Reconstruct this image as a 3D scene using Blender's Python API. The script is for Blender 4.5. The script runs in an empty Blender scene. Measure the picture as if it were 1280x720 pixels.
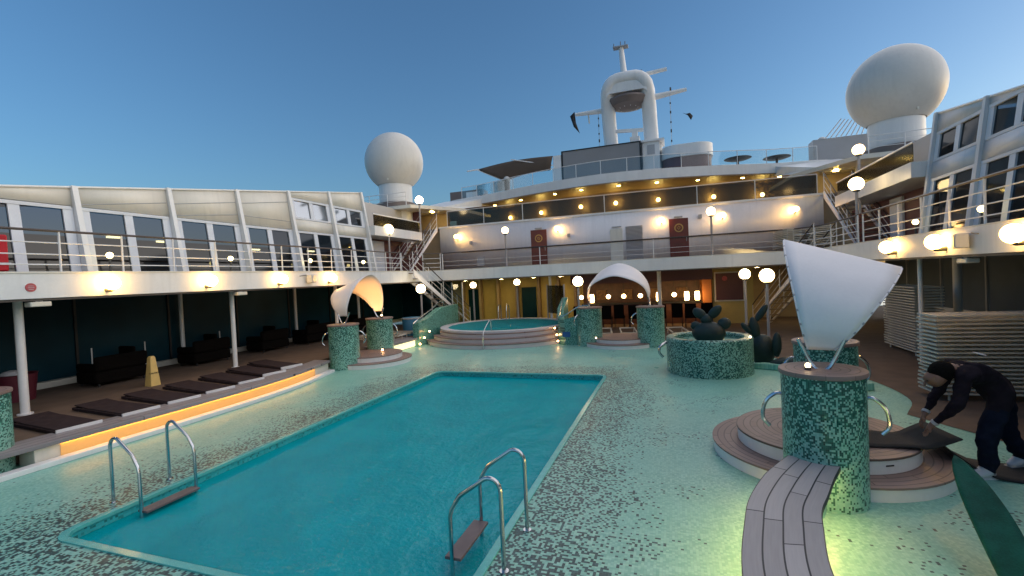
import bpy, math, random
from mathutils import Vector, Matrix
from mathutils.geometry import tessellate_polygon
random.seed(7)
PI = math.pi
sc = bpy.context.scene
COL = sc.collection

# ------------------------------------------------------------------ materials
def nt(name):
    m = bpy.data.materials.new(name); m.use_nodes = True
    n = m.node_tree; b = n.nodes['Principled BSDF']
    return m, n, b
def setb(b, col=None, rough=None, metal=None, spec=None, trans=None, coat=None):
    if col is not None: b.inputs['Base Color'].default_value = (*col, 1)
    if rough is not None: b.inputs['Roughness'].default_value = rough
    if metal is not None: b.inputs['Metallic'].default_value = metal
    if spec is not None: b.inputs['Specular IOR Level'].default_value = spec
    if trans is not None: b.inputs['Transmission Weight'].default_value = trans
    if coat is not None: b.inputs['Coat Weight'].default_value = coat
class G:
    """tiny node-graph helper"""
    def __init__(s, n): s.n = n
    def node(s, t, **kw):
        x = s.n.nodes.new(t)
        for k, v in kw.items(): setattr(x, k, v)
        return x
    def link(s, a, b): s.n.links.new(a, b)
    def put(s, sock, v):
        if hasattr(v, 'is_linked') or hasattr(v, 'links'): s.link(v, sock)
        else: sock.default_value = v
    def math(s, op, a, b=None, c=None, clamp=False):
        x = s.node('ShaderNodeMath', operation=op); x.use_clamp = clamp
        s.put(x.inputs[0], a)
        if b is not None: s.put(x.inputs[1], b)
        if c is not None: s.put(x.inputs[2], c)
        return x.outputs[0]
    def mix(s, f, a, b):
        x = s.node('ShaderNodeMix', data_type='RGBA')
        s.put(x.inputs['Factor'], f)
        for q, v in (('A', a), ('B', b)):
            k = [i for i in x.inputs if i.name == q and i.type == 'RGBA'][0]
            if isinstance(v, tuple): k.default_value = (*v[:3], 1)
            else: s.link(v, k)
        return [o for o in x.outputs if o.type == 'RGBA'][0]
    def sep(s, v):
        x = s.node('ShaderNodeSeparateXYZ'); s.link(v, x.inputs[0]); return x.outputs
    def comb(s, a, b, c=0.0):
        x = s.node('ShaderNodeCombineXYZ'); s.put(x.inputs[0], a); s.put(x.inputs[1], b); s.put(x.inputs[2], c); return x.outputs[0]
    def noise(s, vec, scale, detail=3, rough=.5):
        x = s.node('ShaderNodeTexNoise'); s.link(vec, x.inputs['Vector']); x.inputs['Scale'].default_value = scale
        x.inputs['Detail'].default_value = detail; x.inputs['Roughness'].default_value = rough; return x.outputs['Fac']
    def white(s, vec):
        x = s.node('ShaderNodeTexWhiteNoise', noise_dimensions='3D'); s.link(vec, x.inputs['Vector']); return x.outputs['Value'], x.outputs['Color']
    def ss(s, v, a, b):
        x = s.node('ShaderNodeMapRange', interpolation_type='SMOOTHSTEP'); s.put(x.inputs[0], v)
        x.inputs[1].default_value = a; x.inputs[2].default_value = b; return x.outputs[0]
    def bump(s, h, strength, dist=.01):
        x = s.node('ShaderNodeBump'); x.inputs['Strength'].default_value = strength; x.inputs['Distance'].default_value = dist
        s.link(h, x.inputs['Height']); return x.outputs[0]
    def pos(s, kind='Object'):
        return s.node('ShaderNodeTexCoord').outputs[kind]
M = {}
def paint(name, col, rough=.4, metal=0, var=.06, scale=1.5, spec=.5, bumpy=0):
    m, n, b = nt(name); g = G(n); setb(b, col, rough, metal, spec)
    p = g.pos(); f = g.noise(p, scale, 4)
    f2 = g.noise(p, scale*14, 2)
    f = g.math('ADD', g.math('MULTIPLY', f, .7), g.math('MULTIPLY', f2, .3))
    f = g.ss(f, .3, .7)
    if name in ('white_paint', 'cream_paint', 'wall_white', 'radome', 'gallery_shaded'):
        x_, y_, z_ = g.sep(p); st = g.noise(g.comb(g.math('MULTIPLY', x_, 4), g.math('MULTIPLY', y_, 4), g.math('MULTIPLY', z_, .35)), 1.6, 4)
        f = g.math('MULTIPLY', f, g.ss(st, .30, .52))
    g.link(g.mix(f, tuple(c*(1-var) for c in col), tuple(min(1, c*(1+var)) for c in col)), b.inputs['Base Color'])
    r = g.math('MULTIPLY_ADD', f2, .15, rough-.07); g.link(r, b.inputs['Roughness'])
    if bumpy: g.link(g.bump(f2, bumpy, .01), b.inputs['Normal'])
    M[name] = m; return m
paint('white_paint', (.72, .73, .73), .38, var=.05)
paint('cream_paint', (.66, .64, .57), .45, var=.05)
paint('wall_white', (.76, .75, .77), .45, var=.05, scale=.8)
paint('grey_paint', (.36, .37, .39), .45)
paint('frame_grey', (.60, .64, .70), .4)
paint('rail_white', (.72, .72, .72), .35)
paint('dark_rail', (.06, .045, .04), .35)
paint('teak_dark', (.085, .06, .045), .6, var=.2, scale=3)
paint('carpet', (.115, .078, .055), .9, var=.18, scale=2.5)
paint('soffit_brown', (.22, .16, .11), .5, var=.1)
paint('soffit_grey', (.16, .13, .12), .5, var=.1)
paint('door_maroon', (.13, .025, .018), .4, var=.15)
paint('maroon', (.10, .03, .035), .5, var=.1)
paint('wicker', (.005, .004, .0035), .9, var=.3, scale=30, bumpy=.6, spec=.08)
paint('cushion_dark', (.034, .024, .026), .95, var=.2, scale=8, spec=.1)
paint('black', (.01, .01, .011), .5)
paint('red_cloth', (.45, .008, .02), .7, var=.15, scale=6)
paint('maroon_tub', (.08, .004, .016), .6)
paint('cone_yellow', (.62, .44, .15), .5, var=.1, scale=6)
paint('cactus', (.006, .024, .022), .45, var=.25, scale=6, bumpy=.5)
paint('leafgreen', (.008, .075, .055), .65, var=.3, scale=5, bumpy=.3, spec=.12)
paint('sail', (.78, .75, .74), .6, var=.04, scale=2, bumpy=.05)
paint('radome', (.60, .60, .57), .42, var=.05, scale=.6)
paint('slat', (.56, .52, .44), .5, var=.1, scale=4)
paint('bluebin', (.03, .16, .28), .5)
paint('yellow_wall', (.50, .38, .12), .6, var=.1)
paint('beige_wall', (.40, .30, .18), .6, var=.1)
paint('bar_wood', (.09, .035, .02), .4, var=.3, scale=4)
paint('orange_panel', (.45, .16, .04), .5, var=.1)
paint('canvas', (.085, .06, .042), .8, var=.1)
paint('screen', (.24, .23, .23), .35, var=.06, scale=.7)
paint('mat_black', (.018, .017, .018), .8, var=.2, scale=9, bumpy=.5)
paint('coping', (.10, .45, .42), .25, var=.1, scale=8)
paint('lamp_metal', (.10, .10, .10), .35, metal=.6)
paint('post_grey', (.35, .33, .33), .35)
paint('steel', (.55, .56, .57), .18, metal=1.0, var=.05, scale=8)
paint('skin', (.22, .11, .075), .5, var=.08, scale=8)
paint('hair', (.006, .005, .005), .9, var=.3, scale=40, bumpy=.8, spec=.1)
paint('jacket', (.016, .012, .018), .95, var=.3, scale=9, bumpy=.9, spec=.1)
paint('trousers', (.009, .012, .026), .95, var=.3, scale=9, bumpy=.9, spec=.1)
paint('shoe_white', (.55, .55, .58), .5)
paint('badge', (.42, .42, .45), .6)
paint('bottle_back', (.20, .10, .03), .5, var=.5, scale=9)
paint('goldish', (.45, .28, .09), .4, metal=.4)
paint('sign_red', (.42, .07, .08), .5, var=.15, scale=20)
paint('sign_blue', (.02, .10, .30), .4)
paint('louvre_grey', (.42, .42, .44), .4)
paint('stack_glass', (.13, .16, .19), .4, spec=.08)  # reflected sky put into the base colour of the right glazing
paint('step_stone', (.54, .51, .53), .5)
paint('gallery_shaded', (.60, .62, .64), .45)  # white paint darkened to put shade into the right gallery's colour
paint('terracotta_tread', (.14, .11, .11), .5, var=.15, scale=5)
paint('seafloor', (.02, .05, .08), .2)

def emit(name, col, s):
    m, n, b = nt(name); setb(b, (.8, .8, .8), .4)
    b.inputs['Emission Color'].default_value = (*col, 1); b.inputs['Emission Strength'].default_value = s
    M[name] = m
emit('globe', (1.0, .70, .32), 7)
emit('globe_b', (1.0, .66, .26), 5.2)
emit('globe_c', (1.0, .76, .42), 8.5)
emit('globe_wall', (1.0, .55, .13), 16)
emit('sconce', (1.0, .55, .16), 18)
emit('soffit_light', (1.0, .70, .18), 40)
emit('lantern', (1.0, .60, .22), 9)
emit('led_orange', (1.0, .44, .07), .13); M['led_orange'].node_tree.nodes['Principled BSDF'].inputs['Base Color'].default_value = (.6, .38, .16, 1)
emit('led_yellow', (1.0, .55, .18), 20)
emit('led_amber', (1.0, .50, .12), 11)
emit('led_lime', (.95, .85, .38), .6)
emit('step_light', (1.0, .50, .20), 26)
emit('spot_lamp', (1.0, .72, .4), 4)
emit('interior_glow', (1.0, .72, .30), 42)
emit('dim_bulb', (1.0, .78, .30), 6)

def glass(name, col, rough=.04, alpha=.35):
    m, n, b = nt(name); g = G(n)
    out = n.nodes['Material Output']
    tr = g.node('ShaderNodeBsdfTransparent'); tr.inputs[0].default_value = (*col, 1)
    gl = g.node('ShaderNodeBsdfGlossy'); gl.inputs['Roughness'].default_value = rough
    fr = g.node('ShaderNodeFresnel'); fr.inputs[0].default_value = 1.5
    f = g.math('ADD', g.math('MULTIPLY', fr.outputs[0], .45 if name == 'glass_dark' else .9), alpha*.12, clamp=True)
    mx = g.node('ShaderNodeMixShader'); g.link(f, mx.inputs[0]); g.link(tr.outputs[0], mx.inputs[1]); g.link(gl.outputs[0], mx.inputs[2])
    g.link(mx.outputs[0], out.inputs[0]); M[name] = m
glass('glass_clear', (.86, .91, .93), .05, 0)
glass('glass_smoke', (.50, .48, .44), .12, 0)
glass('glass_dark', (.08, .12, .17), .05, .3)
def blueglass():
    m, n, b = nt('glass_teal'); g = G(n); setb(b, (.004, .020, .034), .4, spec=.12)
    f = g.noise(g.pos(), .6, 2); g.link(g.mix(g.ss(f, .3, .7), (.002, .022, .034), (.005, .038, .058)), b.inputs['Base Color'])
    M['glass_teal'] = m
blueglass()

def mosaic(name, mode, dark, lights, tile=.03, dens=('const', .5), rough=.3, radius=1.0):
    """small square tiles, dark ones sprinkled among light ones.  mode: flat (x,y) or cyl (angle,z) or wall (x+y,z)"""
    m, n, b = nt(name); g = G(n); p = g.pos(); x, y, z = g.sep(p)
    if mode == 'flat': u, v = x, y
    elif mode == 'cyl': u, v = g.math('MULTIPLY', g.math('ARCTAN2', y, x), radius), z
    else: u, v = g.math('ADD', x, y), z
    us, vs = g.math('DIVIDE', u, tile), g.math('DIVIDE', v, tile)
    uf, vf = g.math('FLOOR', us), g.math('FLOOR', vs)
    w, wc = g.white(g.comb(uf, vf, 1.7)); w2, _ = g.white(g.comb(uf, vf, 9.1))
    cell = g.comb(g.math('MULTIPLY', uf, tile), g.math('MULTIPLY', vf, tile), 0)
    if dens[0] == 'const':
        th = g.math('MULTIPLY_ADD', g.noise(cell, 2.2, 2), .35, dens[1]-.17)
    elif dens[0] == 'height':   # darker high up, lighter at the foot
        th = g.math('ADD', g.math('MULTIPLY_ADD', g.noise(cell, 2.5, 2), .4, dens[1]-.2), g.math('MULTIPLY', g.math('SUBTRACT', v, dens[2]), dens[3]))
    elif dens[0] == 'deck':
        # band of dark tiles round the pool, with wavy edge, and faint swirls
        cxx, cyy, hx, hy = -4.27, 7.75, 2.49, 4.57
        dx = g.math('MAXIMUM', g.math('SUBTRACT', g.math('ABSOLUTE', g.math('SUBTRACT', x, cxx)), hx), 0.0)
        dy = g.math('MAXIMUM', g.math('SUBTRACT', g.math('ABSOLUTE', g.math('SUBTRACT', y, cyy)), hy), 0.0)
        d = g.math('SQRT', g.math('ADD', g.math('MULTIPLY', dx, dx), g.math('MULTIPLY', dy, dy)))
        wv = g.noise(cell, .55, 2); wv2 = g.noise(cell, 2.3, 3)
        dd = g.math('ADD', d, g.math('ADD', g.math('MULTIPLY_ADD', wv, 1.9, -.95), g.math('MULTIPLY_ADD', wv2, .8, -.4)))
        th = g.math('MULTIPLY', g.math('SUBTRACT', 1.0, g.ss(dd, .25, 1.6)), .50)
        sw = g.noise(cell, .8, 1); th = g.math('ADD', th, g.math('MULTIPLY', g.ss(g.math('ABSOLUTE', g.math('SUBTRACT', sw, .62)), .07, 0), .10))
    isdark = g.math('LESS_THAN', w, th)
    lc = g.mix(w2, lights[0], lights[1])
    patch = g.ss(g.noise(p, .7, 3), .35, .65)
    lc = g.mix(g.math('MULTIPLY', patch, .45), lc, lights[2])
    dk = g.mix(w2, dark, tuple(min(1, c*2.6+.01) for c in dark))
    c = g.mix(isdark, lc, dk)
    fu = g.math('ABSOLUTE', g.math('SUBTRACT', g.math('FRACT', us), .5)); fv = g.math('ABSOLUTE', g.math('SUBTRACT', g.math('FRACT', vs), .5))
    grout = g.math('GREATER_THAN', g.math('MAXIMUM', fu, fv), .46)
    c = g.mix(g.math('MULTIPLY', grout, .35), c, (.16, .22, .20))
    g.link(c, b.inputs['Base Color'])
    stain = g.noise(p, 1.3, 5)
    g.link(g.math('MULTIPLY_ADD', stain, .45, rough-.19), b.inputs['Roughness'])
    g.link(g.bump(g.math('MULTIPLY', grout, -1.0), .25, .002), b.inputs['Normal'])
    M[name] = m; return m
MINT = ((.15, .40, .33), (.30, .58, .49), (.21, .51, .43))
mosaic('deck_mosaic', 'flat', (.008, .034, .036), MINT, .027, ('deck',), .34)
mosaic('mint_plain', 'flat', (.02, .14, .12), MINT, .028, ('const', .06), .3)
mosaic('wall_mosaic', 'wall', (.006, .07, .055), ((.12, .34, .28), (.22, .46, .38), (.15, .40, .33)), .022, ('const', .42), .3)
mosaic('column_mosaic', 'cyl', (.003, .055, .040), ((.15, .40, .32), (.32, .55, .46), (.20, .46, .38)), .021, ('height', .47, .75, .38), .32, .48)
mosaic('planter_mosaic', 'cyl', (.004, .05, .04), ((.15, .36, .29), (.32, .52, .44), (.2, .44, .36)), .024, ('const', .5), .3, 1.05)
mosaic('basin_mosaic', 'wall', (.01, .16, .16), ((.03, .40, .42), (.05, .50, .52), (.04, .45, .48)), .03, ('const', .3), .3)
mosaic('basin_floor', 'flat', (.02, .32, .38), ((.02, .40, .46), (.03, .48, .54), (.02, .44, .50)), .05, ('const', .1), .4)

def water(name, tint, murk, murkf, scale=1.0):
    m, n, b = nt(name); g = G(n); out = n.nodes['Material Output']; p = g.pos()
    h1 = g.noise(p, 1.4*scale, 3, .55); h2 = g.noise(p, 5.5*scale, 3, .6)
    wv = g.node('ShaderNodeTexWave'); wv.inputs['Scale'].default_value = .5*scale; wv.inputs['Distortion'].default_value = 7; wv.inputs['Detail'].default_value = 2
    g.link(p, wv.inputs['Vector'])
    h3 = g.noise(p, 15*scale, 3, .6)
    h = g.math('ADD', g.math('MULTIPLY', h1, .40), g.math('ADD', g.math('ADD', g.math('MULTIPLY', h2, .5), g.math('MULTIPLY', h3, .22)), g.math('MULTIPLY', wv.outputs['Fac'], .10)))
    bp = g.bump(h, .9, .07)
    tr = g.node('ShaderNodeBsdfTransparent'); tr.inputs[0].default_value = (*tint, 1)
    df = g.node('ShaderNodeBsdfDiffuse'); g.link(bp, df.inputs['Normal'])
    g.link(g.mix(g.ss(h1, .3, .7), tuple(c*.93 for c in murk), tuple(c*1.08 for c in murk)), df.inputs[0])
    gl = g.node('ShaderNodeBsdfGlossy'); gl.inputs['Roughness'].default_value = .06; g.link(bp, gl.inputs['Normal'])
    fr = g.node('ShaderNodeFresnel'); fr.inputs[0].default_value = 1.33
    m1 = g.node('ShaderNodeMixShader'); m1.inputs[0].default_value = murkf; g.link(tr.outputs[0], m1.inputs[1]); g.link(df.outputs[0], m1.inputs[2])
    m2 = g.node('ShaderNodeMixShader'); g.link(g.math('MULTIPLY', fr.outputs[0], .055), m2.inputs[0]); g.link(m1.outputs[0], m2.inputs[1]); g.link(gl.outputs[0], m2.inputs[2])
    g.link(m2.outputs[0], out.inputs[0]); M[name] = m
water('pool_water', (.50, .88, .92), (.0, .42, .48), .70)
water('spa_water', (.50, .88, .92), (.02, .34, .36), .5, 2)
def seamat():
    m, n, b = nt('sea'); g = G(n); setb(b, (.01, .03, .05), .15); p = g.pos()
    g.link(g.bump(g.noise(p, .3, 5), .6, .6), b.inputs['Normal']); M['sea'] = m
seamat()
def planks(name, col, line, width, length, axis=0, rough=.55, lw=.06):
    """caulked deck boards; axis 0: boards run along local Y, 1: along X, 2: concentric rings, 3: uv"""
    m, n, b = nt(name); g = G(n); p = g.pos(); x, y, z = g.sep(p)
    if axis == 0: u, v = x, y
    elif axis == 1: u, v = y, x
    elif axis == 2:
        u = g.math('SQRT', g.math('ADD', g.math('MULTIPLY', x, x), g.math('MULTIPLY', y, y))); v = g.math('MULTIPLY', g.math('ARCTAN2', y, x), 1.2)
    else:
        q = g.sep(g.pos('UV')); u, v = q[0], q[1]
    us = g.math('DIVIDE', u, width); row = g.math('FLOOR', us)
    off, _ = g.white(g.comb(row, 3.3, 0)); vs = g.math('ADD', g.math('DIVIDE', v, length), off)
    brd, _ = g.white(g.comb(row, g.math('FLOOR', vs), 1.1))
    lu = g.math('GREATER_THAN', g.math('ABSOLUTE', g.math('SUBTRACT', g.math('FRACT', us), .5)), .5-lw)
    lv = g.math('GREATER_THAN', g.math('ABSOLUTE', g.math('SUBTRACT', g.math('FRACT', vs), .5)), .5-lw*width/length)
    grain = g.noise(g.comb(g.math('MULTIPLY', u, 60), g.math('MULTIPLY', v, 3), 0), 1, 3)
    c = g.mix(g.math('MULTIPLY_ADD', grain, .5, g.math('MULTIPLY', brd, .5)), tuple(k*.72 for k in col), tuple(k*1.25 for k in col))
    c = g.mix(g.math('MAXIMUM', lu, lv), c, line)
    g.link(c, b.inputs['Base Color']); setb(b, rough=rough)
    g.link(g.bump(grain, .15, .003), b.inputs['Normal']); M[name] = m
planks('bench_planks', (.38, .355, .35), (.02, .02, .025), .148, 1.0, 3, .5, .045)
planks('edge_planks', (.24, .22, .23), (.05, .045, .05), .17, 2.4, 0, .5, .04)
planks('ring_planks', (.25, .17, .15), (.12, .08, .07), .09, .8, 2, .5, .08)
planks('soft_planks', (.20, .15, .135), (.05, .04, .04), .09, 1.6, 1, .55, .06)

# ------------------------------------------------------------------ mesh builder
ORI = {}
class MB:
    def __init__(s): s.v = []; s.f = []; s.uv = None
    def add(s, vs, fs):
        o = len(s.v); s.v += [Vector(v) for v in vs]; s.f += [tuple(i+o for i in f) for f in fs]; return s
    def box(s, c, d, rz=0, rx=0, ry=0):
        c = Vector(c); hx, hy, hz = d[0]/2, d[1]/2, d[2]/2
        R = Matrix.Rotation(rz, 3, 'Z') @ Matrix.Rotation(ry, 3, 'Y') @ Matrix.Rotation(rx, 3, 'X')
        vs = [c + R @ Vector((x*hx, y*hy, z*hz)) for x in (-1, 1) for y in (-1, 1) for z in (-1, 1)]
        return s.add(vs, [(0, 1, 3, 2), (4, 6, 7, 5), (0, 4, 5, 1), (2, 3, 7, 6), (0, 2, 6, 4), (1, 5, 7, 3)])
    def bb(s, a, b):
        return s.box([(a[i]+b[i])/2 for i in range(3)], [abs(b[i]-a[i]) for i in range(3)])
    def tube(s, pts, r, n=8, caps=True, closed=False):
        pts = [Vector(p) for p in pts]; rr = r if isinstance(r, (list, tuple)) else [r]*len(pts)
        rings = []; prev = None
        for i, p in enumerate(pts):
            if closed: t = pts[(i+1) % len(pts)] - pts[i-1]
            else: t = pts[min(i+1, len(pts)-1)] - pts[max(i-1, 0)]
            t = t.normalized() if t.length > 1e-9 else Vector((0, 0, 1))
            if prev is None:
                a = Vector((0, 0, 1)) if abs(t.z) < .9 else Vector((1, 0, 0)); u = t.cross(a).normalized()
            else:
                u = prev - t*prev.dot(t); u = u.normalized() if u.length > 1e-6 else t.orthogonal().normalized()
            prev = u; w = t.cross(u)
            rings.append([p + (u*math.cos(2*PI*k/n) + w*math.sin(2*PI*k/n))*rr[i] for k in range(n)])
        vs = [v for r_ in rings for v in r_]; fs = []; L = len(rings)
        for i in range(L if closed else L-1):
            j = (i+1) % L
            for k in range(n): fs.append((i*n+k, i*n+(k+1) % n, j*n+(k+1) % n, j*n+k))
        if caps and not closed: fs.append(tuple(range(n-1, -1, -1))); fs.append(tuple((L-1)*n+k for k in range(n)))
        return s.add(vs, fs)
    def lathe(s, prof, c=(0, 0, 0), n=32, a0=0, a1=2*PI):
        full = abs(a1-a0-2*PI) < 1e-6; m = n if full else n+1; vs = []; fs = []
        for (r, z) in prof:
            for k in range(m):
                a = a0+(a1-a0)*k/n; vs.append((c[0]+r*math.cos(a), c[1]+r*math.sin(a), c[2]+z))
        for i in range(len(prof)-1):
            for k in range(n):
                k2 = (k+1) % m
                fs.append((i*m+k, i*m+k2, (i+1)*m+k2, (i+1)*m+k))
        return s.add(vs, fs)
    def sphere(s, c, r, n=20, sz=1.0):
        return s.lathe([(max(1e-4, r*math.sin(PI*i/(n//2+2))), -r*sz*math.cos(PI*i/(n//2+2))) for i in range(n//2+3)], c, n)
    def ell(s, c, rx, ry, rz, n=14, rot=None):
        b = MB().sphere((0, 0, 0), 1, n); R = rot or Matrix.Identity(3); c = Vector(c)
        return s.add([c + R @ Vector((v.x*rx, v.y*ry, v.z*rz)) for v in b.v], b.f)
    def prism(s, poly, z0, z1, hole=None):
        loops = [poly] + ([hole] if hole else [])
        flat = [p for l in loops for p in l]; n = len(flat)
        tri = tessellate_polygon([[Vector((p[0], p[1], 0)) for p in l] for l in loops])
        vs = [(p[0], p[1], z0) for p in flat] + [(p[0], p[1], z1) for p in flat]; fs = []
        def ar(t):
            a, b_, c_ = (flat[i] for i in t); return (b_[0]-a[0])*(c_[1]-a[1])-(b_[1]-a[1])*(c_[0]-a[0])
        for t in tri:
            t = tuple(t) if ar(t) > 0 else tuple(reversed(t))
            fs.append(tuple(i+n for i in t))
            if z1 != z0: fs.append(tuple(reversed(t)))
        if z1 != z0:
            o = 0
            for l in loops:
                k = len(l)
                for i in range(k): fs.append((o+i, o+(i+1) % k, n+o+(i+1) % k, n+o+i))
                o += k
        return s.add(vs, fs)
    def extr(s, poly, axis, a, b):
        """poly in the plane across axis ('x': (y,z), 'y': (x,z)), from a to b"""
        n = len(poly); f = (lambda p, t: (t, p[0], p[1])) if axis == 'x' else (lambda p, t: (p[0], t, p[1]))
        vs = [f(p, a) for p in poly]+[f(p, b) for p in poly]
        fs = [(i, (i+1) % n, n+(i+1) % n, n+i) for i in range(n)] + [tuple(range(n-1, -1, -1)), tuple(range(n, 2*n))]
        return s.add(vs, fs)
    def grid(s, rows):
        w = len(rows[0]); vs = [v for r in rows for v in r]
        return s.add(vs, [(i*w+k, i*w+k+1, (i+1)*w+k+1, (i+1)*w+k) for i in range(len(rows)-1) for k in range(w-1)])
    def build(s, name, mat, parent=None, smooth=35, bevel=0, solid=0, at=None):
        import bmesh
        org = ORI[parent.name] if parent else Vector(at or (0, 0, 0))
        me = bpy.data.meshes.new(name); me.from_pydata([v-org for v in s.v], [], s.f)
        bm = bmesh.new(); bm.from_mesh(me); bmesh.ops.remove_doubles(bm, verts=bm.verts, dist=1e-5)
        bmesh.ops.recalc_face_normals(bm, faces=bm.faces); bm.to_mesh(me); bm.free()
        me.materials.append(M[mat] if isinstance(mat, str) else mat)
        for p in me.polygons: p.use_smooth = 'glass' not in str(mat)
        if 'glass' not in str(mat): me.set_sharp_from_angle(angle=math.radians(smooth))
        o = bpy.data.objects.new(name, me); COL.objects.link(o)
        if parent: o.parent = parent
        else: o.location = org
        ORI[o.name] = org
        if bevel:
            d = o.modifiers.new('edge', 'BEVEL'); d.width = bevel; d.segments = 2; d.limit_method = 'ANGLE'
        if solid:
            d = o.modifiers.new('thick', 'SOLIDIFY'); d.thickness = solid; d.offset = 0
        return o
def tag(o, label=None, cat=None, group=None, kind=None):
    if label: o['label'] = label
    if cat: o['category'] = cat
    if group: o['group'] = group
    if kind: o['kind'] = kind
    return o
def thing(name, label, cat, loc, group=None):
    o = bpy.data.objects.new(name, None); COL.objects.link(o); o.location = loc; o.empty_display_size = .2
    ORI[o.name] = Vector(loc); return tag(o, label, cat, group)
def dup(root, loc, label, rz=None):
    kids = list(root.children)
    r = root.copy(); COL.objects.link(r); r.location = loc; ORI[r.name] = Vector(loc)
    if rz is not None: r.rotation_euler = (0, 0, rz)
    r['label'] = label
    for ch in kids:
        c = ch.copy(); COL.objects.link(c); c.parent = r
        for g in list(ch.children):
            d = g.copy(); COL.objects.link(d); d.parent = c
    return r
def cr(pts, n=8):
    """catmull-rom through pts"""
    P = [Vector(p) for p in pts]; P = [P[0]*2-P[1]] + P + [P[-1]*2-P[-2]]; out = []
    for i in range(1, len(P)-2):
        for k in range(n):
            t = k/n; a, b, c, d = P[i-1], P[i], P[i+1], P[i+2]
            out.append(.5*((2*b)+(c-a)*t+(2*a-5*b+4*c-d)*t*t+(3*b-a-3*c+d)*t**3))
    out.append(P[-2].copy()); return out
ORD = ['first', 'second', 'third', 'fourth', 'fifth', 'sixth', 'seventh', 'eighth', 'ninth', 'tenth', 'eleventh', 'twelfth', 'thirteenth',
       'fourteenth', 'fifteenth', 'sixteenth', 'seventeenth', 'eighteenth', 'nineteenth', 'twentieth', 'twenty-first', 'twenty-second', 'twenty-third', 'twenty-fourth']
XC = -3.35   # the ship's centre line

# ------------------------------------------------------------------ setting: sea, decks, pool
tag(MB().bb((-900, -900, -18.2), (900, 900, -18)).build('sea', 'sea'), kind='structure')
def rrect(x0, y0, x1, y1, r, n=6):
    out = []
    for (cx, cy, a) in ((x1-r, y0+r, -PI/2), (x1-r, y1-r, 0), (x0+r, y1-r, PI/2), (x0+r, y0+r, PI)):
        for k in range(n+1):
            t = a+PI/2*k/n; out.append((cx+r*math.cos(t), cy+r*math.sin(t)))
    return out
PX0, PY0, PX1, PY1 = -6.76, 3.18, -1.78, 12.35
hole = rrect(PX0, PY0, PX1, PY1, .25)
# green tiled deck with the opening of the pool in it
tag(MB().prism([(-17.5, -6), (12, -6), (12, 34), (-17.5, 34)], 0, 0, hole).build('pool_deck', 'deck_mosaic'), kind='structure')
pool = thing('swimming_pool', 'long rectangular pool with rounded corners and turquoise rim, full of bright teal water', 'swimming pool', (-4.27, 7.75, 0))
basin = MB(); ring = hole; nn = len(ring)
basin.add([(p[0], p[1], -.001) for p in ring] + [(p[0], p[1], -1.55) for p in ring], [(i, (i+1) % nn, nn+(i+1) % nn, nn+i) for i in range(nn)])
basin.build('basin_wall', 'basin_mosaic', pool)
MB().prism(rrect(PX0-.01, PY0-.01, PX1+.01, PY1+.01, .25), -1.6, -1.54).build('basin_floor', 'basin_floor', pool)
cop = rrect(PX0-.05, PY0-.05, PX1+.05, PY1+.05, .28)
MB().prism(cop, -.03, .018, rrect(PX0+.035, PY0+.035, PX1-.035, PY1-.035, .22)).build('coping', 'coping', pool, bevel=.006)
wat = MB().prism(rrect(PX0+.002, PY0+.002, PX1-.002, PY1-.002, .25), -.13, -.13).build('pool_water', 'pool_water')
tag(wat, kind='structure')

def ladder(cx, cy, side, label):
    """side +1: the ladder stands on the pool's right rim (deck towards +X)"""
    t = thing('pool_ladder', label, 'ladder', (cx, cy, 0), 'steel ladders of the pool')
    for dy in (-.36, .36):
        y = cy+dy; s = side
        pts = [(cx+.24*s, y, -.02), (cx+.24*s, y, .74)]
        for k in range(1, 8):
            a = PI*.5*k/7*1.25; pts.append((cx+.24*s-.11*s*(1-math.cos(a)), y, .74+.12*math.sin(a)))
        pts += [(cx-.18*s, y, .66), (cx-.27*s, y, .52), (cx-.29*s, y, .44), (cx-.29*s, y, -1.05)]
        MB().tube(pts, .021, 10).build('handrail', 'steel', t)
        MB().tube([(cx+.24*s, y, .0), (cx+.24*s, y, .012)], .045, 12).build('floor_flange', 'steel', t)
    for z in (.03 if side > 0 else -.06, -.30, -.60, -.9):
        MB().box((cx-.29*side, cy, z), (.17, .70, .03)).build('tread', 'terracotta_tread', t, bevel=.005)
    return t
ladder(-1.81, 4.28, 1, 'steel pool ladder with pinkish tread at the pool corner by the planked bench')
ladder(-6.80, 4.30, -1, 'steel pool ladder on the pool side facing the glowing edge of the raised sun deck')

# raised side deck with lit bench edge (left)
edge = cr([(-9.7, -3, 0), (-9.74, 1.0, 0), (-9.78, 3.4, 0), (-9.74, 5.4, 0), (-9.70, 6.9, 0), (-9.72, 8.6, 0), (-9.90, 10.2, 0), (-10.35, 11.9, 0)], 6)
e2 = [(p.x, p.y) for p in edge]
mini = [(x, y) for (x, y) in e2 if y > 3.55]
inner = [(x-.28, y) for (x, y) in mini]
# brown decks
tag(MB().prism([(-17.5, -6), (-10.9, -6), (-10.9, 3.0), (-10.7, 3.0)] + [(x-.55, y) for (x, y) in mini if y > 3.6] + [(-10.9, 13), (-10.9, 16.6), (-10.6, 20), (-10.6, 23), (-17.5, 23)], .02, .335).build('side_deck', 'carpet'), kind='structure')
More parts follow.
